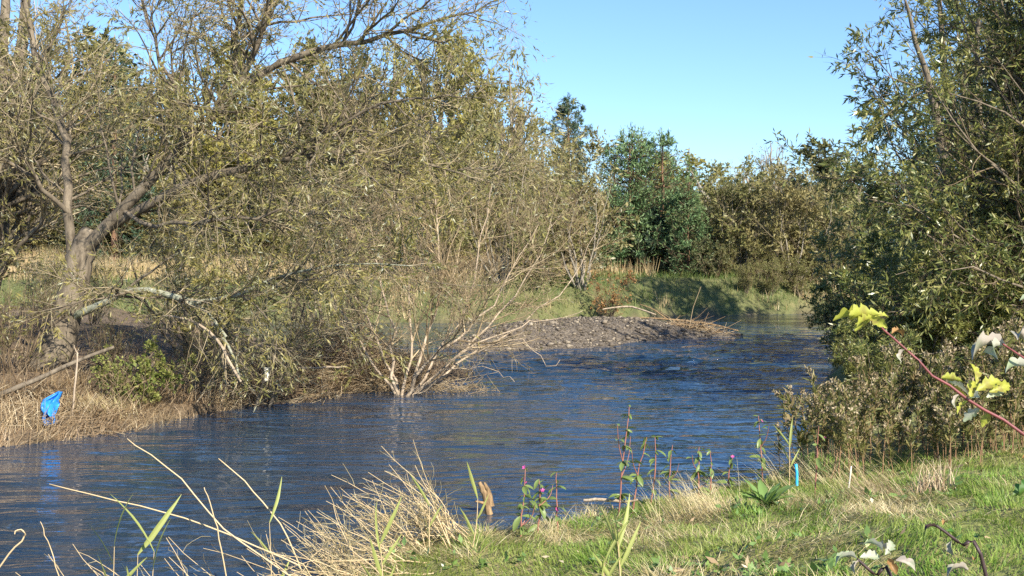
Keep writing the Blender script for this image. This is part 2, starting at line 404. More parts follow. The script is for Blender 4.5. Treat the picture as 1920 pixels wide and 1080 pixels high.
for ch, rr in (('Red', rt), ('Green', lf), ('Blue', ff)):
    mx = n.new('ShaderNodeMix'); mx.data_type = 'RGBA'
    l.new(sp.outputs[ch], mx.inputs['Factor']); l.new(prev, mx.inputs['A']); l.new(rr.outputs[0], mx.inputs['B']); prev = mx.outputs['Result']
l.new(prev, b.inputs['Base Color']); b.inputs['Roughness'].default_value = 0.95
nz2 = n.new('ShaderNodeTexNoise'); nz2.inputs['Scale'].default_value = 14; nz2.inputs['Detail'].default_value = 6
l.new(tc.outputs['Object'], nz2.inputs['Vector'])
bp = n.new('ShaderNodeBump'); bp.inputs['Distance'].default_value = 0.08; l.new(nz2.outputs['Fac'], bp.inputs['Height']); l.new(bp.outputs[0], b.inputs['Normal'])
link('ground', gm, m, kind='structure')

# gravel bar
bx = np.linspace(-5.5, 9, 150); by = np.linspace(30.5, 44, 130)
BX, BY = np.meshgrid(bx, by)
bm = make_mesh('gravel_bar', np.stack([BX, BY, barh(BX, BY)], -1), grid(BX, by), smooth=True)
m, n, l, b, out = new_mat('gravel')
tc = n.new('ShaderNodeTexCoord'); vo = n.new('ShaderNodeTexVoronoi'); vo.inputs['Scale'].default_value = 19
l.new(tc.outputs['Object'], vo.inputs['Vector'])
r1 = ramp(n, [(0.0, (0.06, 0.047, 0.034)), (0.5, (0.125, 0.1, 0.073)), (1, (0.22, 0.18, 0.13))]); l.new(vo.outputs['Color'], r1.inputs[0])
l.new(r1.outputs[0], b.inputs['Base Color']); b.inputs['Roughness'].default_value = 0.85
bp = n.new('ShaderNodeBump'); bp.invert = True; bp.inputs['Distance'].default_value = 0.05; l.new(vo.outputs['Distance'], bp.inputs['Height']); l.new(bp.outputs[0], b.inputs['Normal'])
link('gravel_bar', bm, m, kind='structure')

# ------------------------------------------------------------------ water
wy = np.geomspace(3.5, 75, 260)
wu = np.linspace(-1, 1, 240)
WX = wu[None, :] * (6 + 0.62 * wy)[:, None] + 0.0
WY = np.repeat(wy[:, None], 240, 1)
chop = np.exp(-(((WX - 3.0) / 5.0) ** 2 + ((WY - 29) / 5.0) ** 2)) + 0.6 * np.exp(-(((WX - 8) / 4) ** 2 + ((WY - 36) / 5) ** 2))
far_fade = ss(70, 14, WY)
wz = (0.006 + 0.05 * chop) * vnoise(WX * 1.6, WY * 2.2, 11) + (0.004 + 0.035 * chop) * vnoise(WX * 3.4 + 5, WY * 4.4, 12) + 0.004 * far_fade * vnoise(WX * 6, WY * 7, 13)
wm = make_mesh('river_water', np.stack([WX, WY, wz], -1), grid(WX, wy), smooth=True)
rif = np.clip(0.12 + 0.2 * ss(-4.5, 1.5, WX + 0.1 * (WY - 14)) + 0.85 * chop, 0, 1.4)
wa = wm.color_attributes.new('riffle', 'FLOAT_COLOR', 'POINT')
wa.data.foreach_set('color', np.repeat(rif.ravel()[:, None], 4, 1).astype(np.float32).ravel())
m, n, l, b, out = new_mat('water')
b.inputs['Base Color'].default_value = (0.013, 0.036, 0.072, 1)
b.inputs['Roughness'].default_value = 0.03
b.inputs['IOR'].default_value = 1.333
tc = n.new('ShaderNodeTexCoord')
# riffled water where the current runs shallow, slick elsewhere; long streaks along the current
va = n.new('ShaderNodeVertexColor'); va.layer_name = 'riffle'
mpm = n.new('ShaderNodeMapping'); mpm.inputs['Scale'].default_value = (0.2, 0.55, 1); mpm.inputs['Rotation'].default_value = (0, 0, R(-38))
l.new(tc.outputs['Object'], mpm.inputs[0])
nzm = n.new('ShaderNodeTexNoise'); nzm.inputs['Scale'].default_value = 1.0; nzm.inputs['Detail'].default_value = 4; nzm.inputs['Roughness'].default_value = 0.6; nzm.inputs['Distortion'].default_value = 0.8
l.new(mpm.outputs[0], nzm.inputs['Vector'])
ruf = ramp(n, [(0.38, (0.25, 0.25, 0.25)), (0.64, (1, 1, 1))]); l.new(nzm.outputs['Fac'], ruf.inputs[0])
amp = n.new('ShaderNodeMath'); amp.operation = 'MULTIPLY'; l.new(ruf.outputs[0], amp.inputs[0]); l.new(va.outputs[0], amp.inputs[1])
prevn = None
for sc_, dist, strength, stretch in ((0.6, 0.32, 1.0, (1, 1.6, 1)), (1.8, 0.19, 1.0, (1, 1.8, 1)), (4.5, 0.028, 1.0, (1, 1.7, 1))):
    mp = n.new('ShaderNodeMapping'); mp.inputs['Scale'].default_value = stretch; mp.inputs['Rotation'].default_value = (0, 0, R(-18))
    l.new(tc.outputs['Object'], mp.inputs[0])
    nz = n.new('ShaderNodeTexNoise'); nz.inputs['Scale'].default_value = sc_; nz.inputs['Detail'].default_value = 3; nz.inputs['Distortion'].default_value = 0.7
    l.new(mp.outputs[0], nz.inputs['Vector'])
    bp = n.new('ShaderNodeBump'); bp.inputs['Strength'].default_value = strength; bp.inputs['Distance'].default_value = dist
    mu = n.new('ShaderNodeMath'); mu.operation = 'MULTIPLY'; l.new(nz.outputs['Fac'], mu.inputs[0]); l.new(amp.outputs[0], mu.inputs[1]); l.new(mu.outputs[0], bp.inputs['Height'])
    if prevn: l.new(prevn, bp.inputs['Normal'])
    prevn = bp.outputs[0]
l.new(prevn, b.inputs['Normal'])
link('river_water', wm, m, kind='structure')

# ------------------------------------------------------------------ trees
def finish_tree(name, base, label, cat, trunk_lines, branch_sets, leaf_geo, bark, twig, leaf, group=None, limb_lines=()):
    """trunk_lines / limb_lines: list of (P, R); branch_sets: list of (P, R, sides); leaf_geo: list of (v,q)"""
    base = np.asarray(base, float)
    t = empty(name, base, label, cat, group)
    g = Geo()
    for P, Rd in trunk_lines: g.add(*tubes(P, Rd, 10))
    link('trunk', g.mesh('trunk', True, base), bark, t)
    for P, Rd in limb_lines:
        link('limb', Geo().add(*tubes(P, Rd, 8)).mesh('limb', True, base), bark, t)
    g = Geo(); gb = Geo()
    for P, Rd, S in branch_sets:
        (gb if S >= 5 else g).add(*tubes(P, Rd, S))
    if gb.n: link('bough', gb.mesh('bough', True, base), bark, t, kind='stuff')
    if g.n: link('twig', g.mesh('twig', False, base), twig, t, kind='stuff')
    if leaf_geo:
        g = Geo()
        for v, q in leaf_geo: g.add(v, q)
        link('crown', g.mesh('crown', False, base), leaf, t)
    return t

def in_blobs(rng, blobs, n, bias=0.55):
    """points in a union of ellipsoids (cx,cy,cz,rx,ry,rz), biased to the shell"""
    b = np.asarray(blobs, float); vol = b[:, 3] * b[:, 4] * b[:, 5]
    i = rng.choice(len(b), n, p=vol / vol.sum())
    d = norm(rng.normal(size=(n, 3))); r = rng.uniform(0, 1, n) ** (1 / 3.0) * (1 - bias) + bias * rng.uniform(0.75, 1.0, n)
    return b[i, :3] + d * r[:, None] * b[i, 3:]

def limbs_to(rng, trunk, targets, K=7, r0=0.07, low=0.1, sag=0.12):
    P, Rd = trunk
    n = len(targets); zt = P[:, 2]
    want = zt[0] + (targets[:, 2] - zt[0]) * rng.uniform(low, 0.7, n)
    i = np.clip(np.searchsorted(zt, want), 1, len(zt) - 2)
    s = P[i]; rs = Rd[i]
    d = targets - s; ln = np.linalg.norm(d, axis=1)[:, None]
    mid = s + d * 0.5 + np.array([0, 0, 1.0]) * ln * rng.uniform(-0.05, sag * 2, (n, 1)) + rng.normal(0, 0.06, (n, 3)) * ln
    t = np.linspace(0, 1, K)[None, :, None]
    L_ = (1 - t) ** 2 * s[:, None] + 2 * t * (1 - t) * mid[:, None] + t ** 2 * targets[:, None]
    L_[:, 1:] += rng.normal(0, 0.015, (n, K - 1, 3)) * ln[:, None]
    rr = np.minimum(rs * 0.6, r0)[:, None] * np.linspace(1, 0.18, K)
    return L_, rr

def broadleaf(seed, name, base, height_, blobs, label, mats, nl=70, n2=500, n3=2500, leaves=20000, leaf=(0.1, 0.3), lw=0.4, lb=0.9, lt=0.5, tr=0.16, stems=1, spreadr=0.3, group=None, cat='tree', low=0.1, droop=0.1, trop=0.15, twr=0.006, bias=0.5, lr=0.45):
    rng = rg(seed); base = np.asarray(base, float)
    trunks = []
    for s in range(stems):
        off = rng.normal(0, spreadr, 3) * (stems > 1); off[2] = 0
        top = base + np.array([rng.normal(0, 0.05) * height_, rng.normal(0, 0.05) * height_, height_]) + off * 3.5
        c = np.array([base + off * 0.3 - np.array([0, 0, 0.25]), base * 0.7 + top * 0.3 + off * 0.4 + rng.normal(0, 0.012, 3) * height_, base * 0.35 + top * 0.65 + rng.normal(0, 0.02, 3) * height_, top])
        trunks.append(smooth_line(c, [tr * 1.15, tr, tr * 0.6, tr * 0.12], 14, rng, 0.015 * height_ * 0.3))
    tg = in_blobs(rng, blobs, nl, bias) + base
    sets = []; Ls = []; Lr = []
    which = rng.integers(0, stems, nl)
    for s in range(stems):
        if (which == s).any():
            a, r_ = limbs_to(rng, trunks[s], tg[which == s], r0=tr * lr, low=low); Ls.append(a); Lr.append(r_)
    P1, R1 = np.concatenate(Ls), np.concatenate(Lr)
    P2, R2 = spawn(rng, P1, R1, n2, (0.25, 1.0), (42, 14), (lb, 0.3), 6, 0.14, (0, 0, trop), tr * 0.16, 0.2)
    P3, R3 = spawn(rng, P2, R2, n3, (0.15, 1.0), (40, 15), (lt, 0.3), 3, 0.16, (0, 0, trop), twr, 0.3)
    sets = [(P1, R1, 5), (P2, R2, 4), (P3, R3, 3)]
    lg = [leafage(rng, P3, int(leaves * 0.8), leaf, lw, 0.65, droop), leafage(rng, P2, int(leaves * 0.2), leaf, lw, 0.8, droop, (0.3, 1.0))] if leaves else []
    return finish_tree(name, base, label, cat, trunks, sets, lg, mats[0], mats[1], mats[2], group)

# --- the leaning willow on the left bank, its limbs laid out one by one
def big_willow():
    rng = rg(11)
    base = np.array([*at(100, 690, 20)[:2], 0]); base[2] = hz(base[0], base[1])
    A = at
    lines = {}
    lines['trunk'] = smooth_line([A(60, 735, 20), A(100, 665, 20), A(132, 570, 20), A(148, 490, 20), A(172, 440, 20.1)], [0.4, 0.29, 0.235, 0.22, 0.19], 18, rng, 0.012)
    spec = [
        ([A(150, 480, 20), A(225, 395, 19.8), A(318, 300, 19.5), A(405, 215, 19.2), A(470, 110, 19), A(520, -30, 18.9), A(590, -200, 18.8)], [0.18, 0.15, 0.12, 0.09, 0.07, 0.045, 0.02]),
        ([A(185, 440, 20.1), A(300, 372, 19.6), A(430, 325, 19.3), A(520, 300, 19), A(640, 285, 18.7), A(790, 300, 18.5), A(910, 350, 18.3)], [0.14, 0.12, 0.1, 0.075, 0.05, 0.03, 0.012]),
        ([A(140, 500, 20.1), A(128, 380, 20.3), A(118, 250, 20.5), A(70, 110, 20.8), A(30, -60, 21)], [0.13, 0.12, 0.1, 0.085, 0.05]),
        ([A(395, 225, 19.2), A(440, 120, 19.6), A(448, 30, 20), A(475, -120, 20.3)], [0.075, 0.07, 0.055, 0.02]),
        ([A(440, 165, 19.1), A(560, 108, 18.8), A(650, 82, 18.6), A(760, 55, 18.4), A(860, 28, 18.2), A(945, -8, 18)], [0.07, 0.085, 0.065, 0.045, 0.028, 0.008]),
        ([A(120, 600, 20), A(195, 560, 19.6), A(270, 545, 19.3), A(350, 562, 19.1), A(425, 560, 19), A(520, 520, 18.8), A(640, 495, 18.6), A(760, 500, 18.4)], [0.12, 0.085, 0.08, 0.075, 0.05, 0.035, 0.022, 0.01]),
        ([A(350, 565, 19.1), A(400, 600, 18.9), A(430, 660, 18.6), A(455, 715, 18.3)], [0.045, 0.04, 0.032, 0.018]),
        ([A(320, 300, 19.5), A(360, 210, 18.9), A(300, 120, 18.5), A(260, -20, 18.2)], [0.06, 0.055, 0.04, 0.015]),
        ([A(520, 300, 19), A(660, 220, 18.3), A(800, 180, 18), A(900, 190, 17.8)], [0.05, 0.04, 0.025, 0.008]),
        ([A(230, 395, 19.8), A(300, 420, 19.2), A(420, 410, 18.6), A(560, 400, 18.2), A(700, 420, 18)], [0.06, 0.05, 0.04, 0.025, 0.008]),
        ([A(130, 400, 20.2), A(60, 330, 19.6), A(-20, 290, 19.2), A(-140, 220, 19)], [0.07, 0.06, 0.045, 0.02]),
        ([A(640, 285, 18.7), A(740, 320, 19), A(870, 320, 19.4), A(960, 300, 19.6)], [0.035, 0.03, 0.02, 0.008]),
    ]
    limbs = [smooth_line(c, np.array(r_) * 0.64, 14, rng, 0.03) for c, r_ in spec]
    P0 = np.stack([p for p, _ in limbs]); R0 = np.stack([r_ for _, r_ in limbs])
    P1, R1 = spawn(rng, P0, R0, 190, (0.15, 1.0), (50, 16), (1.9, 0.3), 8, 0.15, (0, 0, 0.1), 0.024, 0.2, 0.3)
    P2, R2 = spawn(rng, np.concatenate([P1]), R1, 1500, (0.15, 1.0), (42, 15), (0.95, 0.35), 6, 0.13, (0, 0, 0.14), 0.011, 0.25)
    Pb, Rb = spawn(rng, P0, R0, 260, (0.25, 1.0), (50, 16), (0.9, 0.35), 6, 0.13, (0, 0, 0.2), 0.012, 0.25, 0.2)
    P2 = np.concatenate([P2, Pb]); R2 = np.concatenate([R2, Rb])
    P3, R3 = spawn(rng, P2, R2, 8600, (0.1, 1.0), (38, 14), (0.5, 0.35), 3, 0.12, (0, 0, 0.25), 0.0045, 0.35)
    lv = leafage(rng, P3, 54000, (0.085, 0.3), 0.19, 0.5, 0.2)
    t = finish_tree('willow_tree', base, 'big leaning willow on the left bank beside the blue bag, with thick arching limbs', 'tree',
                    [lines['trunk']], [(P1, R1, 5), (P2, R2, 3), (P3, R3, 3)], [lv], M['willow_bark'], M['olive_twig'], M['willow_leaf'], limb_lines=limbs)
    k = 0
    for ch in t.children:
        if ch.name.startswith('limb'):
            if k in (5, 6): ch.data.materials[0] = M['moss_bark']; ch['label'] = 'pale mossy low limb'
            k += 1
    return t
big_willow()

# second willow at the left edge, further back
bw = at(-40, 640, 23); bw[2] = hz(bw[0], bw[1])
broadleaf(12, 'willow_tree', bw, 8.5, [(0.6, 0, 4.6, 2.6, 2.4, 3.2), (-1.5, 0, 5.5, 2.4, 2.2, 2.8), (0.5, 0.3, 2.0, 2.2, 1.8, 1.5)], 'upright willow with dark trunk behind the leaning willow', (M['willow_bark'], M['olive_twig'], M['willow_leaf']), nl=55, n2=420, n3=2600, leaves=22000, leaf=(0.095, 0.3), lw=0.22, lb=1.2, lt=0.55, tr=0.2, lr=0.3, stems=2, spreadr=0.35)

# --- the sallow standing in the water
def water_sallow():
    rng = rg(21)
    b0 = at(760, 745, 22); b0[2] = -0.35
    A = at
    spec = [
        ([A(742, 752, 22), A(735, 690, 22.1), A(738, 620, 22.3), A(715, 540, 22.6), A(700, 470, 22.8), A(690, 400, 23)], 0.05),
        ([A(752, 752, 22.1), A(765, 680, 22.5), A(770, 600, 22.9), A(765, 500, 23.2), A(740, 380, 23.5), A(725, 290, 23.7)], 0.045),
        ([A(760, 748, 22), A(795, 690, 21.9), A(860, 630, 21.9), A(920, 580, 22), A(965, 500, 22.2), A(1010, 420, 22.4)], 0.05),
        ([A(772, 745, 22.2), A(830, 690, 22.6), A(895, 630, 22.9), A(960, 560, 23.2), A(1015, 460, 23.5), A(1050, 350, 23.8)], 0.05),
        ([A(778, 745, 22.5), A(850, 690, 23.2), A(940, 630, 23.8), A(1040, 560, 24.2), A(1100, 480, 24.5), A(1125, 400, 24.6)], 0.04),
        ([A(770, 735, 22.3), A(800, 640, 22.6), A(830, 540, 23), A(820, 420, 23.3), A(815, 330, 23.4), A(800, 260, 23.5)], 0.045),
        ([A(775, 735, 22.4), A(830, 650, 22.8), A(880, 560, 23.4), A(900, 450, 24), A(930, 350, 24.4), A(960, 270, 24.6)], 0.042),
        ([A(790, 725, 22.4), A(880, 650, 22.4), A(960, 620, 22.5), A(1000, 600, 22.6), A(1060, 598, 22.7), A(1090, 585, 22.8)], 0.03),
        ([A(780, 735, 22.1), A(870, 665, 21.6), A(960, 640, 21.3), A(1000, 660, 21.2), A(1020, 685, 21.1), A(1052, 678, 21)], 0.026),
        ([A(745, 745, 22.3), A(690, 670, 22.7), A(640, 580, 23.2), A(600, 480, 23.6), A(580, 400, 23.8), A(560, 330, 24)], 0.042),
        ([A(750, 745, 22.5), A(720, 650, 23.1), A(660, 540, 23.8), A(655, 430, 24.3), A(640, 320, 24.6), A(630, 240, 24.8)], 0.04),
        ([A(785, 738, 22.1), A(850, 695, 21.8), A(900, 690, 21.6), A(940, 700, 21.4), A(965, 715, 21.3)], 0.022),
    ]
    limbs = [smooth_line(c, [r0 * 0.66, r0 * 0.56, r0 * 0.42, r0 * 0.3, r0 * 0.18, 0.005], 14, rng, 0.035) for c, r0 in spec]
    P0 = np.stack([p for p, _ in limbs]); R0 = np.stack([r_ for _, r_ in limbs])
    keep = [0, 1, 2, 3, 5, 6, 9, 10]
    P1, R1 = spawn(rng, P0[keep], R0[keep], 190, (0.22, 1.0), (44, 14), (1.3, 0.35), 6, 0.14, (0.0, 0, 0.2), 0.016, 0.25, 0.35)
    P2, R2 = spawn(rng, P1, R1, 1300, (0.15, 1.0), (38, 14), (0.75, 0.35), 5, 0.1, (0, 0, 0.2), 0.007, 0.35)
    P3, R3 = spawn(rng, P2, R2, 6800, (0.1, 1.0), (36, 14), (0.44, 0.35), 3, 0.1, (0, 0, 0.2), 0.004, 0.4)
    lv = leafage(rng, P3, 5200, (0.065, 0.3), 0.24, 0.6, 0.1)
    t = finish_tree('sallow_shrub', b0, 'many-stemmed bare sallow rooted in the river shallows', 'shrub', [limbs[0]], [(P1, R1, 4), (P2, R2, 3), (P3, R3, 3)], [lv], M['drift'], M['tan_twig'], M['shrub_leaf'], limb_lines=limbs[1:])
water_sallow()

def shrub(seed, px, py, Y, hgt, wid, label, mats, nst=9, n1=90, n2=420, n3=1500, leaves=4000, leaf=(0.06, 0.3), lw=0.3, r0=0.03, name='shrub', zbase=None, lean=(0, 0), cat='shrub', flare=1.0):
    rng = rg(seed); b0 = at(px, py, Y); b0[2] = (hz(b0[0], b0[1]) if zbase is None else zbase)
    a = rng.uniform(0, 2 * np.pi, nst); rr = rng.uniform(0.3, 1, nst) * wid
    lines = []
    for k in range(nst):
        e = b0 + np.array([np.cos(a[k]) * rr[k] + lean[0], np.sin(a[k]) * rr[k] * 0.8 + lean[1], hgt * rng.uniform(0.75, 1.05)])
        s = b0 + np.array([np.cos(a[k]), np.sin(a[k]), 0]) * 0.12 - np.array([0, 0, 0.15])
        mid = s * 0.5 + e * 0.5 + np.array([np.cos(a[k]) * rr[k], np.sin(a[k]) * rr[k], 0]) * 0.12 * flare + rng.normal(0, 0.04 * hgt, 3)
        lines.append(smooth_line([s, mid, e], [r0, r0 * 0.6, r0 * 0.12], 10, rng, 0.008 * hgt))
    P0 = np.stack([p for p, _ in lines]); R0 = np.stack([r_ for _, r_ in lines])
    P1, R1 = spawn(rng, P0, R0, n1, (0.15, 1.0), (38, 12), (hgt * 0.32, 0.3), 6, 0.12, (0, 0, 0.15), r0 * 0.4, 0.25)
    P2, R2 = spawn(rng, P1, R1, n2, (0.15, 1.0), (38, 12), (hgt * 0.17, 0.3), 5, 0.12, (0, 0, 0.15), 0.007, 0.35)
    P3, R3 = spawn(rng, P2, R2, n3, (0.1, 1.0), (36, 12), (hgt * 0.1, 0.3), 3, 0.12, (0, 0, 0.15), 0.0045, 0.4)
    lv = [leafage(rng, P3, leaves, leaf, lw, 0.8, 0.1)] if leaves else []
    return finish_tree(name, b0, label, cat, lines[:1], [(P1, R1, 4), (P2, R2, 3), (P3, R3, 3)], lv, mats[0], mats[1], mats[2], limb_lines=lines[1:])

SH = (M['grey_bark'], M['tan_twig'], M['shrub_leaf'])
OL = (M['willow_bark'], M['olive_twig'], M['willow_leaf'])
shrub(31, 475, 690, 20.5, 2.7, 0.8, 'thin leaning sapling among flood debris left of the sallow', (M['willow_bark'], M['olive_twig'], M['willow_leaf']), nst=3, n1=40, n2=160, n3=600, leaves=2200, lean=(0.35, 0), r0=0.035, name='sapling')
shrub(32, 620, 690, 25, 3.6, 1.5, 'twiggy tan shrub behind the flood debris', SH, nst=9, n1=90, n2=420, n3=1500, leaves=2600)
far_a = shrub(33, 1090, 520, 49.5, 5.2, 2.4, 'bushy tan shrub with bare pale stems left of the pines', SH, nst=12, n1=110, n2=600, n3=2200, leaves=7000, leaf=(0.16, 0.3), lw=0.4, r0=0.045)
# (two more far shrubs are copies, below)
shrub(35, 1135, 600, 47.5, 1.7, 0.9, 'dark reddish bramble bush at the top of the gravel bar', (M['dark_twig'], M['dark_twig'], M['brown_leaf']), nst=10, n1=80, n2=300, n3=900, leaves=1500, leaf=(0.08, 0.3), lw=0.5, r0=0.02, name='bramble_bush')
far_b = shrub(36, 1490, 560, 55.5, 4.4, 2.0, 'bare pale-stemmed sallow on the far bank, right of the pines', (M['grey_bark'], M['olive_twig'], M['tan_leaf']), nst=11, n1=150, n2=700, n3=2200, leaves=9000, leaf=(0.16, 0.3), lw=0.4, r0=0.04)
# (copy below)
shrub(38, 255, 680, 19, 0.8, 0.75, 'low green bramble bush beside the leaning willow trunk', (M['dark_twig'], M['tan_twig'], M['bramble_leaf']), nst=14, n1=110, n2=400, n3=1400, leaves=4200, leaf=(0.05, 0.3), lw=0.55, r0=0.012, name='bramble_bush')
th = shrub(39, 20, 700, 19.2, 1.4, 0.9, 'tangled brown thicket at the foot of the dark willow', (M['dark_twig'], M['dark_twig'], M['shrub_leaf']), nst=14, n1=110, n2=400, n3=1200, leaves=900, r0=0.018, name='thicket')
ws = shrub(40, 360, 640, 24, 2.6, 1.6, 'olive willow scrub behind the green bramble', OL, nst=10, n1=100, n2=450, n3=1600, leaves=5500, leaf=(0.075, 0.3), lw=0.22)
for x_, y_, rz, sc_, lb_ in ((-9.2, 27, 1.1, 0.55, 'olive willow scrub behind the leaning trunk'), (-11.2, 29.5, 2.7, 0.6, 'olive willow scrub at the back of the left bank'), (-8.3, 30.5, 4.0, 0.5, 'lower olive scrub beside the backwater'), (-12.5, 34, 5.0, 0.6, 'olive scrub between the left bank and the field')):
    copy_tree(ws, (x_, y_, hz(x_, y_)), rz, sc_, lb_)
for x_, y_, rz, sc_, lb_ in ((-6.9, 21.2, 1.0, 0.6, 'low brown thicket right of the leaning trunk'), (-9.3, 21.8, 2.2, 0.8, 'brown thicket behind the foot of the leaning willow'), (-5.6, 22.0, 3.9, 0.65, 'low brown thicket behind the green bramble'), (-5.2, 20.9, 5.1, 0.45, 'small brown thicket at the bank edge by the thin sapling')):
    copy_tree(th, (x_, y_, hz(x_, y_)), rz, sc_, lb_)
shrub(41, 1340, 545, 56, 1.5, 1.0, 'low scrub at the foot of the small pine', (M['dark_twig'], M['olive_twig'], M['dark_leaf']), nst=9, n1=60, n2=250, n3=800, leaves=3000, leaf=(0.1, 0.3), lw=0.5, r0=0.02)

# --- trees beyond the dry field: four grown forms, each copied with its own size, turn and foliage
def recolour(o, bark, twig, leaf):
    for ch in o.children:
        m_ = leaf if ch.name.startswith('crown') else twig if ch.name.startswith('twig') else bark
        ch.material_slots[0].link = 'OBJECT'; ch.material_slots[0].material = m_
_form = {}
def bg(form, px, Y, top, wid, label, mats, name='field_tree', cat='tree', group=None, turn=None, sink=0.0):
    b0 = at(px, 480, Y); b0[2] = hz(b0[0], b0[1]) - sink
    H_ = EYE + (HOR - top) / F * Y - b0[2]
    sc_ = (wid / 3.0, wid / 3.0, H_ / 10.0)
    if form not in _form:
        seed, leaves, n3, ll = {'dense': (51, 34000, 2300, 0.21), 'open': (52, 20000, 2800, 0.19), 'bare': (53, 4000, 3000, 0.16), 'bush': (54, 30000, 2000, 0.21)}[form]
        bl = [(0, 0, 5.6, 2.7, 2.7, 4.1), (1.0, 0.3, 3.0, 2.5, 2.3, 2.7), (-1.2, -0.2, 3.4, 2.4, 2.3, 2.8)] if form != 'bush' else [(0, 0, 4.2, 2.8, 2.6, 4.6), (0.8, 0, 2.0, 2.7, 2.4, 2.0), (-1.0, 0, 2.0, 2.6, 2.4, 2.0)]
        o = broadleaf(seed, name, (0, 0, 0), 9.6, bl, label, mats, nl=85, n2=560, n3=n3, leaves=leaves, leaf=(ll, 0.35), lw=0.45, lb=1.35, lt=0.7, tr=0.17, low=0.0, twr=0.012, cat=cat, stems=3 if form == 'bush' else 1, bias=0.45)
        _form[form] = o; o.location = b0; o.scale = sc_
        if group: o['group'] = group
    else:
        o = copy_tree(_form[form], b0, 0, sc_, label, group); o.name = name; o['category'] = cat
        if not group and 'group' in o: del o['group']
    o.rotation_euler = (0, 0, (px * 0.7) % 6.28 if turn is None else turn)
    recolour(o, *mats)
    return o

TY = (M['willow_bark'], M['olive_twig'], M['yellow_leaf']); TT = (M['grey_bark'], M['tan_twig'], M['tan_leaf'])
TO = (M['willow_bark'], M['olive_twig'], M['olive_leaf']); TD = (M['willow_bark'], M['dark_twig'], M['dark_leaf'])
bg('dense', 840, 64, 35, 3.0, 'tall yellow-green poplar beyond the dry field, highest above the sallow', TY)
bg('open', 955, 60, 105, 2.2, 'slender yellowing tree right of the tall poplar', TT)
bg('dense', 640, 68, 45, 3.9, 'broad olive tree beyond the dry field, left of the tall poplar', TO)
bg('dense', 410, 66, 60, 4.0, 'rounded yellow-olive tree beyond the dry field behind the leaning willow', TY)
bg('dense', 150, 70, 30, 4.4, 'dense dark tree beyond the dry field behind the willow trunks', TD)
bg('open', 10, 60, 60, 3.4, 'tan-leaved tree beyond the dry field behind the upright willow', TT)
bg('bush', 740, 57, 250, 3.0, 'smaller tan bushy tree at the far edge of the dry field', TT)
bg('bush', 1030, 66, 262, 2.5, 'olive bushy tree between the slender tree and the pines', TO)
bg('dense', 1285, 95, 268, 4.6, 'pale yellow rounded tree behind the small pine', TY)
bg('bush', 1385, 82, 312, 4.6, 'brownish grey tree behind the bare sallow', TT)
bg('bare', 1445, 88, 258, 3.4, 'nearly bare tree with open crown against the sky', TT)
bg('dense', 1565, 72, 248, 3.6, 'dark rounded tree where the river bends out of sight', TD)
bg('bush', 510, 60, 270, 3.4, 'low olive tree at the field edge', TO)
bg('bush', 1335, 76, 360, 3.0, 'low dark bush behind the small pine', TD, cat='bush', name='field_bush')
bg('bush', 270, 58, 280, 3.2, 'low tan tree at the field edge behind the leaning trunk', TT)
bg('bush', 890, 62, 290, 3.0, 'yellow-green bushy tree below the tall poplar', TY)
bg('open', 540, 74, 130, 3.6, 'tan tree showing between the two olive-yellow crowns', TT)
bg('open', 290, 72, 70, 3.4, 'tan open tree behind the forks of the leaning willow', TT)
bg('open', 745, 72, 50, 3.0, 'yellow open tree close left of the tall poplar', TY)
bg('bush', 1470, 68, 400, 2.8, 'olive scrub behind the bare sallow stems', TO, cat='bush', name='field_bush')
bg('bush', 1555, 62, 385, 3.0, 'dark scrub at the bend of the far bank', TD, cat='bush', name='field_bush')
def far_shrub(src, px, py, Y, sc_, rz, label, mats):
    b0 = at(px, py, Y); b0[2] = hz(b0[0], b0[1])
    o = copy_tree(src, b0, rz, sc_, label)
    for ch in o.children:
        m_ = mats[2] if ch.name.startswith('crown') else mats[1] if ch.name.startswith('twig') else mats[0]
        ch.material_slots[0].link = 'OBJECT'; ch.material_slots[0].material = m_
far_shrub(far_a, 940, 530, 49, 1.0, 2.2, 'loose olive shrub on the far bank behind the sallow', (M['grey_bark'], M['olive_twig'], M['olive_leaf']))
far_shrub(far_b, 1395, 545, 57.5, 1.0, 1.3, 'greyish twiggy shrub on the far bank beside the small pine', (M['grey_bark'], M['olive_twig'], M['olive_leaf']))
far_shrub(far_a, 800, 530, 50, 0.9, 4.2, 'yellowish twiggy shrub on the far bank behind the sallow top', (M['grey_bark'], M['tan_twig'], M['yellow_leaf']))
far_shrub(far_b, 1560, 560, 57, 0.8, 3.3, 'brown twiggy shrub where the far bank bends away', (M['willow_bark'], M['olive_twig'], M['olive_leaf']))
for px, py, Y, sc_, rz, lb_ in ((1425, 560, 55.6, 0.3, 0.5, 'low brown scrub at the water line under the greyish shrub'), (1530, 570, 56.2, 0.36, 2.5, 'low brown scrub at the water line right of the bare sallow'), (1585, 570, 58, 0.45, 4.0, 'brown scrub at the water line next to the river bend'), (1465, 565, 55.4, 0.24, 1.5, 'knee-high scrub in front of the bare sallow stems'), (1500, 575, 54.6, 0.33, 0.2, 'scrubby growth on the bank slope below the bare sallow'), (1445, 575, 54.2, 0.3, 3.1, 'scrubby growth on the slope left of the bare sallow'), (1400, 570, 53.9, 0.24, 2.2, 'small scrub low on the grassy slope'), (1555, 575, 55.6, 0.42, 1.1, 'thick scrub on the slope at the bend'), (1480, 545, 57.2, 0.5, 4.4, 'scrub on top of the bank behind the bare sallow'), (1360, 555, 56, 0.26, 5.0, 'small twiggy scrub on the grassy bank edge')):
    far_shrub(far_b, px, py, Y, sc_, rz, lb_, (M['willow_bark'], M['tan_twig'], M['olive_leaf']))
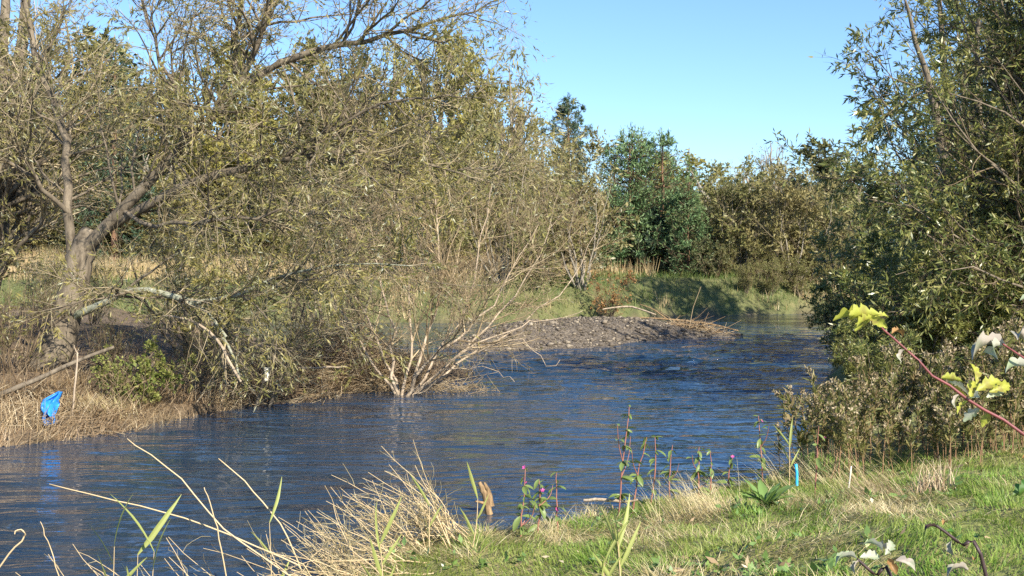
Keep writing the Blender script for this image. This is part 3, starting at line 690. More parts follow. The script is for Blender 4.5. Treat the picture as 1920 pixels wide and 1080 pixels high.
far_shrub(far_a, 1030, 520, 52, 0.85, 5.2, 'tan brushy shrub between the olive shrub and the pale-stemmed one', (M['grey_bark'], M['tan_twig'], M['tan_leaf']))
for px, Y, top, wid, mt, lb_ in ((1540, 57.6, 445, 2.0, TO, 'round olive bush growing down to the water at the river bend'), (1592, 58.5, 405, 2.4, TD, 'dark bush overhanging the river bend'), (1432, 59, 452, 1.7, TT, 'low tan bush between the greyish shrub and the bare sallow'), (1620, 60, 340, 2.8, TO, 'olive tree leaning over the river bend')):
    bg('bush', px, Y, top, wid, lb_, mt, cat='bush', name='field_bush')
rng = rg(55)
for k in range(17):                                        # the wood that closes the view
    px = -60 + k * 104 + rng.normal(0, 18)
    bg(('bush', 'dense')[k % 2], px, 112 + rng.normal(0, 7), 352 + rng.normal(0, 14), 6.6, 'hazy olive-brown tree in the wood that closes the view beyond the field', (TO, TT, TD)[k % 3], name='wood_tree', group='trees of the distant wood', sink=1.5)
for k in range(13):
    px = -40 + k * 86 + rng.normal(0, 14)
    bg('bush', px, 70 + rng.normal(0, 3), 408 + rng.normal(0, 10), 3.0, 'low bush of the hedge along the far side of the dry field', (TO, TD, TT)[k % 3], name='hedge_bush', cat='bush', group='bushes of the field hedge', sink=0.5)

# --- willows of the right bank
def right_willow(seed, xy, blobs, label, nl, n2, n3, leaves, hh, tr, leafL=(0.1, 0.25), mats=None, stems=3):
    b0 = np.array([xy[0], xy[1], 0.0]); b0[2] = hz(*xy)
    return broadleaf(seed, 'willow_tree', b0, hh, blobs, label, mats or (M['willow_bark'], M['dark_twig'], M['right_leaf']), nl=nl, n2=n2, n3=n3, leaves=leaves, leaf=leafL, lw=0.24, lb=1.1, lt=0.55, tr=tr, stems=stems, spreadr=0.45, droop=0.35, trop=0.0, low=0.0, twr=0.005, bias=0.4, lr=0.24)
right_willow(71, (8.4, 19), [(0.5, 0, 5.0, 2.6, 2.4, 3.6), (0.3, 0.0, 2.0, 3.5, 2.2, 1.9), (-1.3, 0, 3.4, 2.1, 2.0, 1.7), (-1.7, -0.3, 1.1, 1.6, 1.6, 1.2), (0.8, -0.8, 0.9, 2.6, 1.3, 1.1), (0.7, 0, 7.2, 2.3, 2.0, 1.9)], 'large dark green willow leaning over the right bank behind the brown herbs', 210, 1300, 6600, 112000, 8.2, 0.15, (0.1, 0.25))
rw = right_willow(72, (10.9, 28), [(0.2, 0, 4.4, 3.0, 2.6, 3.4), (-1.0, 0, 2.2, 2.3, 2.0, 2.1), (2.0, 0, 2.6, 2.6, 2, 2.3)], 'second green willow along the right bank, behind the large one', 100, 650, 3000, 34000, 7.6, 0.15, (0.14, 0.25))
copy_tree(rw, (15.2, 40.2, hz(15.2, 40.2)), 2.1, 1.62, 'farthest green willow of the right bank, shading the grassy bank opposite')

# scrub under the right bank willows
RB = (M['willow_bark'], M['dark_twig'], M['right_leaf'])
sa = shrub(75, 1690, 640, 23.5, 2.3, 1.5, 'leafy green scrub at the water under the large willow', RB, nst=11, n1=110, n2=520, n3=1500, leaves=15000, leaf=(0.11, 0.25), lw=0.25, r0=0.03)
copy_tree(sa, (9.2, 26.8, hz(9.2, 26.8)), 2.0, 1.1, 'green scrub farther along the right bank behind the first scrub')
copy_tree(sa, (12.2, 33.5, hz(12.2, 33.5)), 4.1, 1.4, 'tall green scrub below the second willow')
copy_tree(sa, (6.3, 19.2, hz(6.3, 19.2)), 5.2, 0.75, 'small green scrub between the herbs and the large willow')
for x_, y_, rz, sc_, lb_ in ((6.1, 21.4, 0.4, 0.5, 'knee-high green scrub at the water edge beyond the herbs'), (6.9, 24.2, 3.3, 0.6, 'waist-high green scrub at the water edge under the first scrub'), (8.0, 28.2, 1.7, 0.7, 'waist-high green scrub at the water edge below the second willow'), (5.2, 17.6, 2.6, 0.42, 'small green scrub at the back of the herb stand')):
    copy_tree(sa, (x_, y_, hz(x_, y_)), rz, sc_, lb_)
copy_tree(sa, (8.2, 20.5, hz(8.2, 20.5)), 0.9, 1.0, 'green scrub hiding the trunks of the large willow')

# --- pines
def pine(seed, px, py, Y, top, wid, label, leaders=1, whorls=16, nb=7, shoots=2400, mat='needle', bare=0.0, conic=0.9, nlen=0.16, up=0.5):
    rng = rg(seed); b0 = at(px, py, Y); b0[2] = hz(b0[0], b0[1])
    H_ = EYE + (HOR - top) / F * Y - b0[2]
    trunks, bl, br = [], [], []
    for k in range(leaders):
        off = np.array([0, 0, 0.0]) if k == 0 else np.array([rng.uniform(-1, 1) * wid * 0.55, rng.uniform(-0.6, 0.4) * wid * 0.6, 0])
        hk = H_ * (1 if k == 0 else rng.uniform(0.84, 0.98))
        tp, tr_ = smooth_line([b0 + off * 0.6 - np.array([0, 0, 0.3]), b0 + off + [0, 0, hk * 0.5], b0 + off + rng.normal(0, 0.03, 3) + [0, 0, hk]], [H_ * 0.018, H_ * 0.012, 0.02], 12, rng, 0.02)
        trunks.append((tp, tr_))
        zs = np.linspace(bare, 0.97, whorls)
        for z in zs:
            f = (z - bare) / (1 - bare)
            L_ = wid * (1 - f) ** conic * rng.uniform(0.8, 1.1) + 0.14
            if bare > 0: L_ = wid * (np.sin(np.pi * (0.12 + 0.85 * f)) ** 0.8) * rng.uniform(0.5, 1.15) + 0.2
            if f < 0.12 and bare == 0: L_ *= 0.75
            p0 = b0 + off + np.array([0, 0, hk * z])
            a0 = rng.uniform(0, 6.28)
            for j in range(nb):
                a = a0 + j / nb * 6.28 + rng.normal(0, 0.2)
                d = np.array([np.cos(a), np.sin(a), 0.15])
                LL = L_ * rng.uniform(0.7, 1.1)
                c = [p0, p0 + d * LL * 0.5 + [0, 0, 0.02 * LL], p0 + d * LL + np.array([0, 0, LL * up * 0.5])]
                a_, r_ = smooth_line(c, [0.03, 0.02, 0.008], 6, rng, 0.012 * LL)
                bl.append(a_); br.append(r_)
    P1 = np.stack(bl); R1 = np.stack(br)
    P2, R2 = spawn(rng, P1, R1, shoots, (0.25, 1.0), (48, 14), (0.42 * wid / 2.0 + 0.1, 0.3), 4, 0.1, (0, 0, 0.9 * up), 0.012, 0.5)
    # upright leading shoots
    ends = np.concatenate([P1[:, -1], np.stack([t_[0][-1] for t_ in trunks])])
    nz_ = len(ends); dirs = norm(np.concatenate([P1[:, -1] - P1[:, -2], np.repeat([[0, 0, 1.0]], leaders, 0)]) * 0.5 + np.array([0, 0, up]))
    ll = np.r_[rng.uniform(0.15, 0.32, nz_ - leaders), np.full(leaders, 0.55)][:, None, None]
    PE = ends[:, None] + dirs[:, None] * ll * np.linspace(0, 1, 4)[None, :, None]
    PA = np.concatenate([P2, PE])
    v, q = leafage(rng, PA, len(PA) * 11, (nlen, 0.25), 0.2, 0.75, -0.2, (0.1, 1.0), 0.0)
    return finish_tree('pine_tree', b0, label, 'tree', trunks, [(P1, R1, 4), (P2, R2, 3)], [(v, q)], M['pine_bark'], M['dark_twig'], M[mat])

pine(81, 1185, 505, 60, 250, 2.9, 'bushy dark green pine with several leading shoots above the far bank', leaders=5, whorls=10, nb=6, shoots=3400, conic=0.6, nlen=0.19)
pine(82, 1290, 505, 57, 342, 1.35, 'small upright young pine in front of the bushy pine', whorls=14, nb=7, shoots=1100, nlen=0.13)
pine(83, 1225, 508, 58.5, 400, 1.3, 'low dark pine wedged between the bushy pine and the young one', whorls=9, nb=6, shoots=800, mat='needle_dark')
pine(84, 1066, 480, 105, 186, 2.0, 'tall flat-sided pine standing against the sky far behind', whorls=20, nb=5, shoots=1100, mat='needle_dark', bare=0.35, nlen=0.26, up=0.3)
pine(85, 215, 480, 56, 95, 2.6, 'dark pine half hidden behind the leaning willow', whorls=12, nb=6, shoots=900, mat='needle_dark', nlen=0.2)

# ------------------------------------------------------------------ ground cover (nobody could count it)
def scatter(rng, n, xr, yr, test):
    x = rng.uniform(*xr, n); y = rng.uniform(*yr, n); k = test(x, y)
    return x[k], y[k]

# near right bank
rng = rg(101)
rtest = lambda x, y: (sdist(RIGHT, x, y) > 0.08) & (np.abs(x) < 0.43 * y + 0.25) & (rng.uniform(size=x.shape) < np.clip(1.3 - (y - 6) * 0.09, 0.1, 1))
x, y = scatter(rng, 260000, (-1.9, 6.0), (6.2, 13.2), rtest)
x, y = x[:82000], y[:82000]
rd = sdist(RIGHT, x, y)
mask = 1.1 * vnoise(x * 1.1, y * 1.1, 21) + 0.8 * vnoise(x * 3.1, y * 3.1, 22) + 0.9 * ss(0.8, 0.1, rd) - 0.72 + rng.normal(0, 0.28, len(x))
zz = height(x, y)
tuft_ = 0.5 + 0.5 * vnoise(x * 5.5, y * 5.5, 24)
hd = 4.0 * vnoise(x * 1.9, y * 1.9, 23) + 2.2 + rng.normal(0, 0.8, len(x))
g = mask < 0.08
pos = np.stack([x, y, zz - 0.01], 1)
k = g
v, q = blades(rng, pos[k], hd[k], rng.uniform(0.035, 0.085, k.sum()) * (0.5 + 1.0 * tuft_[k]), rng.uniform(0.005, 0.010, k.sum()), np.abs(rng.normal(0.6, 0.4, k.sum())), 3, 0.6)
o = link('grass', Geo().add(v, q).mesh('grass'), M['grass'], kind='stuff'); tag(o, 'short green grass in tufts on the near right bank', 'grass')
k = ~g
v, q = blades(rng, pos[k] + np.array([0, 0, 0.012]), hd[k], rng.uniform(0.06, 0.2, k.sum()), rng.uniform(0.0035, 0.0065, k.sum()), np.abs(rng.normal(1.2, 0.28, k.sum())), 3, 0.35)
o = link('straw_grass', Geo().add(v, q).mesh('straw_grass'), M['straw'], kind='stuff'); tag(o, 'pale flattened dry grass on the near right bank', 'dry grass')

rng = rg(108)
x, y = scatter(rng, 5000, (-1.2, 5.6), (6.3, 12.5), lambda x, y: (sdist(RIGHT, x, y) > 0.3) & (vnoise(x * 1.4, y * 1.4, 27) > 0.15))
x, y = x[:900], y[:900]
P_ = np.stack([x, y, height(x, y) + 0.035], 1)[:, None] + rng.normal(0, 0.02, (len(x), 2, 3)) * [1, 1, 0.3]
v, q = leafage(rng, P_, 1800, (0.05, 0.35), 0.5, 0.8, -0.1, (0, 1), 0.75)
o = link('turf_weed', Geo().add(v, q).mesh('turf_weed'), M['dock'], kind='stuff'); tag(o, 'small broad-leaved weeds among the bank grass', 'weeds')
x, y = scatter(rng, 3000, (-1.2, 5.6), (6.3, 12.5), lambda x, y: (sdist(RIGHT, x, y) > 0.2) & (vnoise(x * 1.1, y * 1.1, 28) > -0.1))
x, y = x[:230], y[:230]
P_ = np.stack([x, y, height(x, y) + 0.045], 1)[:, None] + rng.normal(0, 0.02, (len(x), 2, 3)) * [1, 1, 0.2]
v, q = leafage(rng, P_, 230, (0.06, 0.35), 0.35, 1.0, 0.0, (0, 1), 0.6)
o = link('fallen_leaves', Geo().add(v, q).mesh('fallen_leaves'), M['wrack'], kind='stuff'); tag(o, 'brown fallen leaves scattered on the near grass', 'leaves')

# left bank flood litter
rng = rg(102)
lt = lambda x, y: (sdist(LEFT, x, y) > -0.25) & (x > -0.43 * y) & (rng.uniform(size=x.shape) < np.where(sdist(LEFT, x, y) < 2.0, 1, 0.22) * ss(30, 17, y))
x, y = scatter(rng, 130000, (-12, 0), (15, 31), lt)
x, y = x[:52000], y[:52000]
ld = sdist(LEFT, x, y)
hd = rng.uniform(0, 6.28, len(x)) * 0.5 + 4.2 + 2 * vnoise(x, y, 31)
v, q = blades(rng, np.stack([x, y, height(x, y) - 0.01], 1), hd, rng.uniform(0.12, 0.45, len(x)) * (1 + 0.5 * vnoise(x * 1.5, y * 1.5, 33)), rng.uniform(0.007, 0.015, len(x)), np.abs(rng.normal(0.85, 0.42, len(x))), 3, 0.55)
o = link('flood_litter', Geo().add(v, q).mesh('flood_litter'), M['wrack'], kind='stuff'); tag(o, 'matted brown dead stalks and litter covering the left bank', 'dead plants')
# tangle of sticks on the spit
rng = rg(103)
def stick_heap(cx, cy, rx, ry, hmax, n, Lm, seed, label, name='stick_heap', r=(0.003, 0.009), zf=None, mat='wrack', heading=None):
    rng = rg(seed)
    a = rng.uniform(0, 6.28, n); rr = np.sqrt(rng.uniform(0, 1, n))
    x = cx + np.cos(a) * rr * rx; y = cy + np.sin(a) * rr * ry
    z0 = np.maximum((zf or height)(x, y), -0.05)
    z = z0 + hmax * (1 - rr ** 1.5) * rng.uniform(0, 1, n)
    d = norm(np.stack([rng.normal(size=n), rng.normal(size=n), rng.normal(0.15, 0.4, n)], 1) + (0 if heading is None else np.asarray(heading)))
    L_ = rng.exponential(Lm, n) * 0.7 + Lm * 0.3
    K = 4; P = np.empty((n, K, 3)); P[:, 0] = np.stack([x, y, z], 1) - d * L_[:, None] * 0.4
    for k_ in range(1, K):
        d = norm(d + rng.normal(0, 0.16, (n, 3))); P[:, k_] = P[:, k_ - 1] + d * (L_ / (K - 1))[:, None]
    Rd = rng.uniform(*r, n)[:, None] * np.linspace(1, 0.5, K)
    o = link(name, Geo().add(*tubes(P, Rd, 3)).mesh(name), M[mat], kind='stuff'); tag(o, label, 'debris')
    return o
p = at(650, 700, 23.6)
stick_heap(p[0] - 0.2, p[1] + 0.4, 1.9, 1.5, 1.3, 3800, 0.5, 110, 'brown heap of flood-borne stalks caught around the sallow stems')
p = at(520, 690, 22.5)
stick_heap(p[0], p[1] - 0.3, 1.3, 1.3, 0.5, 1700, 0.42, 111, 'tan heap of washed-up reeds left of the sallow')
p = at(400, 735, 20.4)
stick_heap(p[0] - 0.1, p[1] + 0.5, 0.8, 1.0, 0.4, 900, 0.4, 114, 'tan drift of dead stalks along the bank below the green bramble')
p = at(90, 760, 17.6)
stick_heap(p[0], p[1], 1.3, 0.9, 0.3, 800, 0.4, 115, 'matted pale stalks round the foot of the grey pole')
p = at(880, 700, 23)
stick_heap(p[0] - 0.3, p[1], 0.9, 0.7, 0.22, 320, 0.4, 112, 'reddish tangle of twigs trailing in the water right of the sallow', r=(0.003, 0.007), mat='tan_twig')
stick_heap(5.9, 39.3, 1.0, 0.6, 0.22, 260, 0.5, 113, 'brown driftwood tangle on the tip of the gravel bar', zf=barh, heading=(1.0, 0.2, -0.1), r=(0.006, 0.016))

# far bank grass
rng = rg(104)
x, y = scatter(rng, 90000, (-26, 24), (45, 66), lambda x, y: (sdist(FAR, x, y) > 0.1) & (np.abs(x) < 0.43 * y) & ((x < 3) | (y < 62)))
fd = sdist(FAR, x, y)
dry = (x + rng.normal(0, 1.6, len(x)) < 2.0 + 2 * vnoise(x * 0.4, y * 0.4, 42)) & (fd + rng.normal(0, 0.6, len(x)) > 3.0) | (vnoise(x * 0.5, y * 0.5, 41) > 0.45)
dry &= ~((x > 1.5) & (x < 6) & (fd < 5)) | (x < 1.5)
dry |= (x + rng.normal(0, 0.8, len(x)) > 11.2) & (fd < 6) & (vnoise(x * 0.7, y * 0.7, 43) > -0.35)
k = dry
v, q = blades(rng, np.stack([x, y, height(x, y)], 1)[k], rng.uniform(0, 6.28, k.sum()), rng.uniform(0.35, 0.95, k.sum()) * np.where(fd[k] > 4, 1, 0.6), rng.uniform(0.015, 0.035, k.sum()), np.abs(rng.normal(0.2, 0.15, k.sum())), 2, 0.3)
o = link('field_grass', Geo().add(v, q).mesh('field_grass'), M['field_grass'], kind='stuff'); tag(o, 'tall pale dry grass of the field beyond the river', 'dry grass')
k = ~dry
v, q = blades(rng, np.stack([x, y, height(x, y)], 1)[k], rng.uniform(0, 6.28, k.sum()), rng.uniform(0.12, 0.4, k.sum()), rng.uniform(0.015, 0.03, k.sum()), np.abs(rng.normal(0.5, 0.3, k.sum())), 2, 0.5)
o = link('bank_grass', Geo().add(v, q).mesh('bank_grass'), M['bank_grass'], kind='stuff'); tag(o, 'green grass on the far river bank below the pines', 'grass')

# stones of the bar
rng = rg(105)
ph = (1 + 5 ** 0.5) / 2
ico = norm(np.array([(-1, ph, 0), (1, ph, 0), (-1, -ph, 0), (1, -ph, 0), (0, -1, ph), (0, 1, ph), (0, -1, -ph), (0, 1, -ph), (ph, 0, -1), (ph, 0, 1), (-ph, 0, -1), (-ph, 0, 1)], float))
icf = np.array([(0, 11, 5), (0, 5, 1), (0, 1, 7), (0, 7, 10), (0, 10, 11), (1, 5, 9), (5, 11, 4), (11, 10, 2), (10, 7, 6), (7, 1, 8), (3, 9, 4), (3, 4, 2), (3, 2, 6), (3, 6, 8), (3, 8, 9), (4, 9, 5), (2, 4, 11), (6, 2, 10), (8, 6, 7), (9, 8, 1)])
x, y = scatter(rng, 9000, (-4, 7.4), (31.5, 42), lambda x, y: barh(x, y) > 0.0)
x, y = x[:4500], y[:4500]; n_ = len(x)
s = rng.gamma(1.4, 0.012, n_) + 0.012
v = ico[None] * (1 + rng.normal(0, 0.13, (n_, 12, 1))) * s[:, None, None] * np.stack([rng.uniform(0.8, 1.4, n_), rng.uniform(0.8, 1.3, n_), rng.uniform(0.45, 0.8, n_)], 1)[:, None]
v = v + np.stack([x, y, barh(x, y) + s * 0.35], 1)[:, None]
M['stone'] = blade_mat('stone', [(0, (0.065, 0.052, 0.038)), (0.75, (0.15, 0.122, 0.09)), (1, (0.32, 0.27, 0.2))], trans=0, rough=0.8)
o = link('gravel', Geo().add(v, None, (icf[None] + np.arange(n_)[:, None, None] * 12).reshape(-1, 3)).mesh('gravel'), M['stone'], kind='stuff'); tag(o, 'grey and tan river stones covering the bar', 'gravel')

# ------------------------------------------------------------------ single things
def stickobj(name, ctrl, rad, mat, label, cat, K=10, S=7, jit=0.004, seed=1, forks=()):
    rng = rg(seed); base = np.asarray(ctrl[0], float)
    P, Rd = smooth_line(ctrl, rad, K, rng, jit)
    g = Geo().add(*tubes(P, Rd, S))
    capn = g.n
    for c, r_ in forks:
        P2, R2 = smooth_line(c, r_, 6, rng, jit); g.add(*tubes(P2, R2, S))
    # close the ends
    v = np.concatenate(g.v)
    g.add(v[capn - S:capn].mean(0)[None]); ti = g.n - 1
    g.t.append(np.array([[capn - S + k_, capn - S + (k_ + 1) % S, ti] for k_ in range(S)]))
    o = link(name, g.mesh(name, True, base), M[mat], loc=base); tag(o, label, cat)
    return o

A = at
stickobj('driftwood_pole', [A(-70, 768, 17.5), A(40, 724, 17.7), A(120, 688, 17.9), A(214, 651, 18.2)], [0.042, 0.038, 0.032, 0.024], 'willow_bark', 'long grey pole slanting across the left bank above the blue bag', 'pole', jit=0.01)
stickobj('dead_stalk', [A(136, 785, 17.5), A(139, 740, 17.5), A(143, 700, 17.5), A(146, 662, 17.5)], [0.014, 0.015, 0.014, 0.012], 'drift', 'upright pale broken stalk beside the blue bag', 'stalk', seed=2, forks=[([A(146, 664, 17.5), A(141, 655, 17.5), A(139, 648, 17.5)], [0.011, 0.006]), ([A(136, 782, 17.5), A(142, 788, 17.4), A(147, 790, 17.4)], [0.012, 0.008])])
stickobj('driftwood_branch', [A(452, 716, 18.2), A(425, 668, 18.3), A(400, 628, 18.5), A(355, 600, 18.6), A(305, 592, 18.7)], [0.02, 0.025, 0.022, 0.016, 0.01], 'drift', 'bleached bent branch with its end hanging to the flood litter', 'branch', seed=3)
stickobj('driftwood_branch', [A(560, 690, 22), A(640, 688, 22), A(650, 686, 22)], [0.02, 0.018, 0.01], 'drift', 'bleached stick lying level in the brown heap by the sallow', 'branch', seed=4)
stickobj('driftwood_branch', [A(1190, 595, 41), A(1270, 600, 40.6), A(1330, 607, 40.2), A(1385, 620, 39.6)], [0.02, 0.034, 0.03, 0.014], 'wet_drift', 'long pale branch stranded along the tip of the gravel bar', 'branch', seed=5, forks=[([A(1250, 598, 40.7), A(1225, 580, 41), A(1200, 570, 41.2)], [0.03, 0.012])])
stickobj('driftwood_branch', [A(1130, 580, 42), A(1180, 575, 42), A(1230, 590, 41.5)], [0.02, 0.035, 0.02], 'drift', 'thin branch sticking out of the back of the gravel bar', 'branch', seed=6)
# stump in the river
stickobj('snag', [A(918, 965, 12), A(912, 938, 12), A(906, 918, 12), A(899, 904, 12)], [0.036, 0.033, 0.028, 0.018], 'wet_drift', 'short forked wooden snag poking out of the river', 'snag', seed=7, S=9, forks=[([A(920, 950, 12.03), A(917, 926, 12.04), A(909, 905, 12.05)], [0.04, 0.028, 0.01]), ([A(912, 946, 12), A(902, 942, 11.95), A(892, 940, 11.9)], [0.02, 0.015, 0.008])])
stickobj('driftwood_branch', [A(1095, 938, 10.3), A(1130, 937, 10.25), A(1165, 941, 10.2), A(1195, 938, 10.15)], [0.012, 0.014, 0.013, 0.008], 'drift', 'pale stick lying at the water edge below the tall red-stemmed balsam', 'branch', seed=8)
# stake and tube
stickobj('stake', [A(1591, 915, 10.4), A(1594, 895, 10.4), A(1596, 874, 10.4)], [0.007, 0.007, 0.006], 'white_paint', 'short off-white stake in the grass in front of the brown herbs', 'stake', K=4, jit=0, seed=9)
def tube_obj():
    b0 = A(1494, 900, 10.9)
    P = np.array([b0 - [0, 0, 0.05], b0 + [0, 0, 0.07], A(1492, 870, 10.9)])
    v, q = tubes(P, np.full(3, 0.013), 14); g = Geo().add(v, q)
    v2, q2 = tubes(P[::-1], np.full(3, 0.011), 14); g.add(v2, q2)
    i = np.arange(14); g.q.append(np.stack([28 + i, 28 + (i + 1) % 14, 42 + (i + 1) % 14, 42 + i], 1))
    tag(link('plastic_tube', g.mesh('plastic_tube', True, b0), M['cyan_plastic'], loc=b0), 'short light blue plastic tube standing in the bank grass', 'tube')
tube_obj()

# blue bag, a crumpled hanging sheet
def blue_bag():
    rng = rg(201); Y = 17.3
    b0 = A(100, 790, Y)
    nu, nv = 16, 22
    U, V = np.meshgrid(np.linspace(0, 1, nu), np.linspace(0, 1, nv))
    # outline: left and right edge per height, picture pixels
    tv = [0, 0.12, 0.3, 0.5, 0.7, 0.86, 1.0]
    lft = np.interp(V, tv, [108, 97, 80, 84, 90, 94, 104]); rgt = np.interp(V, tv, [117, 116, 111, 112, 115, 119, 117])
    pyv = 734 + V * 54 + 4 * np.sin(U * 9) * V
    px = lft + (rgt - lft) * U
    fold = 0.07 * np.sin(U * 13 + V * 4) + 0.05 * np.sin(U * 5 - V * 9 + 1) + 0.05 * vnoise(U * 6, V * 7, 51)
    Yd = Y + fold * (0.5 + V) - 0.25 * V
    P = np.stack([(px - 960) / F * Y, Yd, EYE + (HOR - pyv) / F * Y], -1)
    m_ = make_mesh('carrier_bag', P.reshape(-1, 3) - b0, grid(U, None), smooth=True)
    o = link('carrier_bag', m_, M['blue_plastic'], loc=b0); tag(o, 'torn bright blue plastic bag snagged on the left bank', 'bag')
    md = o.modifiers.new('thickness', 'SOLIDIFY'); md.thickness = 0.004
blue_bag()
# white scrap in the debris
def scrap():
    b0 = A(500, 715, 19.6); U, V = np.meshgrid(np.linspace(0, 1, 6), np.linspace(0, 1, 9))
    P = np.stack([(U - 0.5) * 0.1 * (1 - 0.5 * V), 0.03 * np.sin(U * 6 + V * 5), 0.22 * (1 - V)], -1)
    o = link('plastic_scrap', make_mesh('plastic_scrap', P.reshape(-1, 3), grid(U, None), smooth=True), M['white_paint'], loc=b0); tag(o, 'small whitish plastic scrap caught in the washed-up reeds', 'scrap')
    o.modifiers.new('thickness', 'SOLIDIFY').thickness = 0.003
scrap()

# ------------------------------------------------------------------ leaf shapes
def leaf_mesh(name, L, W, lobes=0, bend=0.5, cup=0.25, rows=9, wave=0.0, seed=0, tip=1.0):
    """leaf along +X from the origin, upper side +Z"""
    rng = rg(seed); t = np.linspace(0, 1, rows)
    wv = np.sin(np.pi * np.clip(t, 0.02, 0.985) ** tip) ** 0.75
    if lobes: wv = wv * (0.42 + 0.58 * np.abs(np.sin(np.pi * lobes * t + 0.4)) ** 0.6)
    ang = -bend * t; x = np.concatenate([[0], np.cumsum(np.cos(ang[:-1]) * L / (rows - 1))]); z = np.concatenate([[0], np.cumsum(np.sin(ang[:-1]) * L / (rows - 1))])
    v = []
    for k in range(rows):
        wl = W * 0.5 * wv[k] * rng.uniform(0.85, 1.15); wr = W * 0.5 * wv[k] * rng.uniform(0.85, 1.15)
        a = rng.normal(0, wave) * L; c = rng.normal(0, wave) * L
        sw = (0.12 * L if lobes else 0) * wv[k]
        v += [(x[k] + sw, wl, z[k] + cup * wl + a), (x[k] + sw * 0.6, wl * 0.5, z[k] + cup * wl * 0.35 + a * 0.4), (x[k], 0, z[k]), (x[k] + sw * 0.6, -wr * 0.5, z[k] + cup * wr * 0.35 + c * 0.4), (x[k] + sw, -wr, z[k] + cup * wr + c)]
    q = [(5 * k + j, 5 * k + j + 1, 5 * k + j + 6, 5 * k + j + 5) for k in range(rows - 1) for j in range(4)]
    return make_mesh(name, v, q, smooth=True)

def place_leaf(mesh, mat, parent, p, heading, pitch, roll=0.0, s=1.0, name='leaf'):
    """p world; the parent is an unrotated empty"""
    o = link(name, mesh, mat, parent)
    o.location = Vector(p) - parent.location
    o.rotation_euler = (roll, -pitch, heading); o.scale = (s, s, s)
    return o

# ------------------------------------------------------------------ balsam plants along the bank edge
BL = [leaf_mesh('balsam_leaf', 0.125, 0.046, 0, 0.7, 0.3, 6, seed=k) for k in range(3)]
for m_ in BL: m_.materials.append(M['green_leaf'])
fl = Geo()
for k in range(5):
    a = k * 1.257
    c = np.array([np.cos(a), np.sin(a), 0.4]); s_ = np.array([-np.sin(a), np.cos(a), 0])
    fl.add([np.zeros(3), c * 0.012 + s_ * 0.009, c * 0.024, c * 0.012 - s_ * 0.009], [(0, 1, 2, 3)])
FLM = fl.mesh('balsam_flower')
FLM.materials.append(M['pink'])
def balsam(px, py, top, Y, label, seed, nl=14, flowers=0, lean=0, sidestems=0):
    rng = rg(seed); b0 = A(px, py, Y); b0[2] = min(b0[2], hz(b0[0], b0[1]))
    tp = A(px + lean, top, Y)
    t = empty('balsam_plant', b0, label, 'plant', 'balsam plants along the near bank')
    mid = (b0 + tp) / 2 + rng.normal(0, 0.012, 3)
    P, Rd = smooth_line([b0 - [0, 0, 0.04], mid, tp], [0.0075, 0.006, 0.003], 9, rng, 0.003)
    link('stem', Geo().add(*tubes(P, Rd, 6)).mesh('stem', True, b0), M['red_stem'], t)
    for s_ in range(sidestems):
        i = rng.integers(2, 5); a = rng.uniform(0, 6.28); h = np.linalg.norm(tp - b0)
        e = P[i] + np.array([np.cos(a) * 0.12, np.sin(a) * 0.1, 0.35 * h])
        P2, R2 = smooth_line([P[i], (P[i] + e) / 2 + [0.03 * np.cos(a), 0, -0.01], e], [0.005, 0.002], 6)
        link('stem', Geo().add(*tubes(P2, R2, 5)).mesh('stem', True, b0), M['red_stem'], t)
        for _ in range(3): place_leaf(BL[rng.integers(3)], None, t, P2[rng.integers(2, 6)], rng.uniform(0, 6.28), rng.uniform(-0.3, 0.5), rng.normal(0, 0.3), rng.uniform(0.5, 0.9))
    for k in range(nl * 2):
        u_ = rng.uniform(0.2, 0.95); p_ = P[min(8, int(u_ * 8.99))]
        place_leaf(BL[rng.integers(3)], None, t, p_ + rng.normal(0, 0.002, 3), rng.uniform(0, 6.28), rng.uniform(-0.9, 0.3), rng.normal(0, 0.5), rng.uniform(0.45, 1.1) * (1.15 - 0.5 * u_))
    for k in range(flowers):
        u_ = rng.uniform(0.45, 1.0); p_ = P[min(8, int(u_ * 8.99))] + np.array([rng.normal(0, 0.03), rng.normal(-0.03, 0.02), rng.normal(0, 0.015)])
        f_ = place_leaf(FLM, None, t, p_, rng.uniform(0, 6.28), rng.uniform(0.3, 1.6), 0, rng.uniform(0.6, 0.95), name='flower')
balsam(975, 975, 880, 9.4, 'leafy balsam with pink flowers at the reed end of the bank', 301, 16, 3, 10, 2)
balsam(1045, 960, 885, 9.6, 'red-stemmed balsam with one pink flower beside the leafy balsam', 302, 8, 1, -2)
balsam(1160, 940, 758, 10.2, 'tallest red-stemmed balsam at the water edge', 303, 18, 0, 20, 2)
balsam(1185, 950, 820, 10.3, 'half-height balsam leaning beside the tallest balsam', 304, 10, 0, 28, 1)
balsam(1220, 925, 820, 10.7, 'thin withered balsam behind the half-height one', 305, 8, 0, 8)
balsam(1255, 915, 835, 11.0, 'short balsam with drooping leaves before the pale dry tuft', 306, 9, 0, 6, 1)
balsam(1310, 915, 838, 11.0, 'leafy balsam with hanging green leaves beyond the pale dry tuft', 307, 14, 0, 0, 2)
balsam(1330, 905, 845, 11.3, 'dry brownish balsam next to the leafy hanging one', 308, 7, 0, 2)
balsam(1368, 895, 855, 11.5, 'small balsam at the corner of the bank', 309, 8, 1, 6)
balsam(1430, 890, 780, 11.8, 'balsam with reddish top at the bend of the bank', 310, 10, 1, -8, 1)
balsam(1525, 960, 800, 10.2, 'single tall red stem beside the dock plant', 311, 5, 1, 10)
balsam(1008, 972, 900, 9.5, 'bushy balsam with several pink flowers between two red stems', 312, 14, 1, 4, 2)

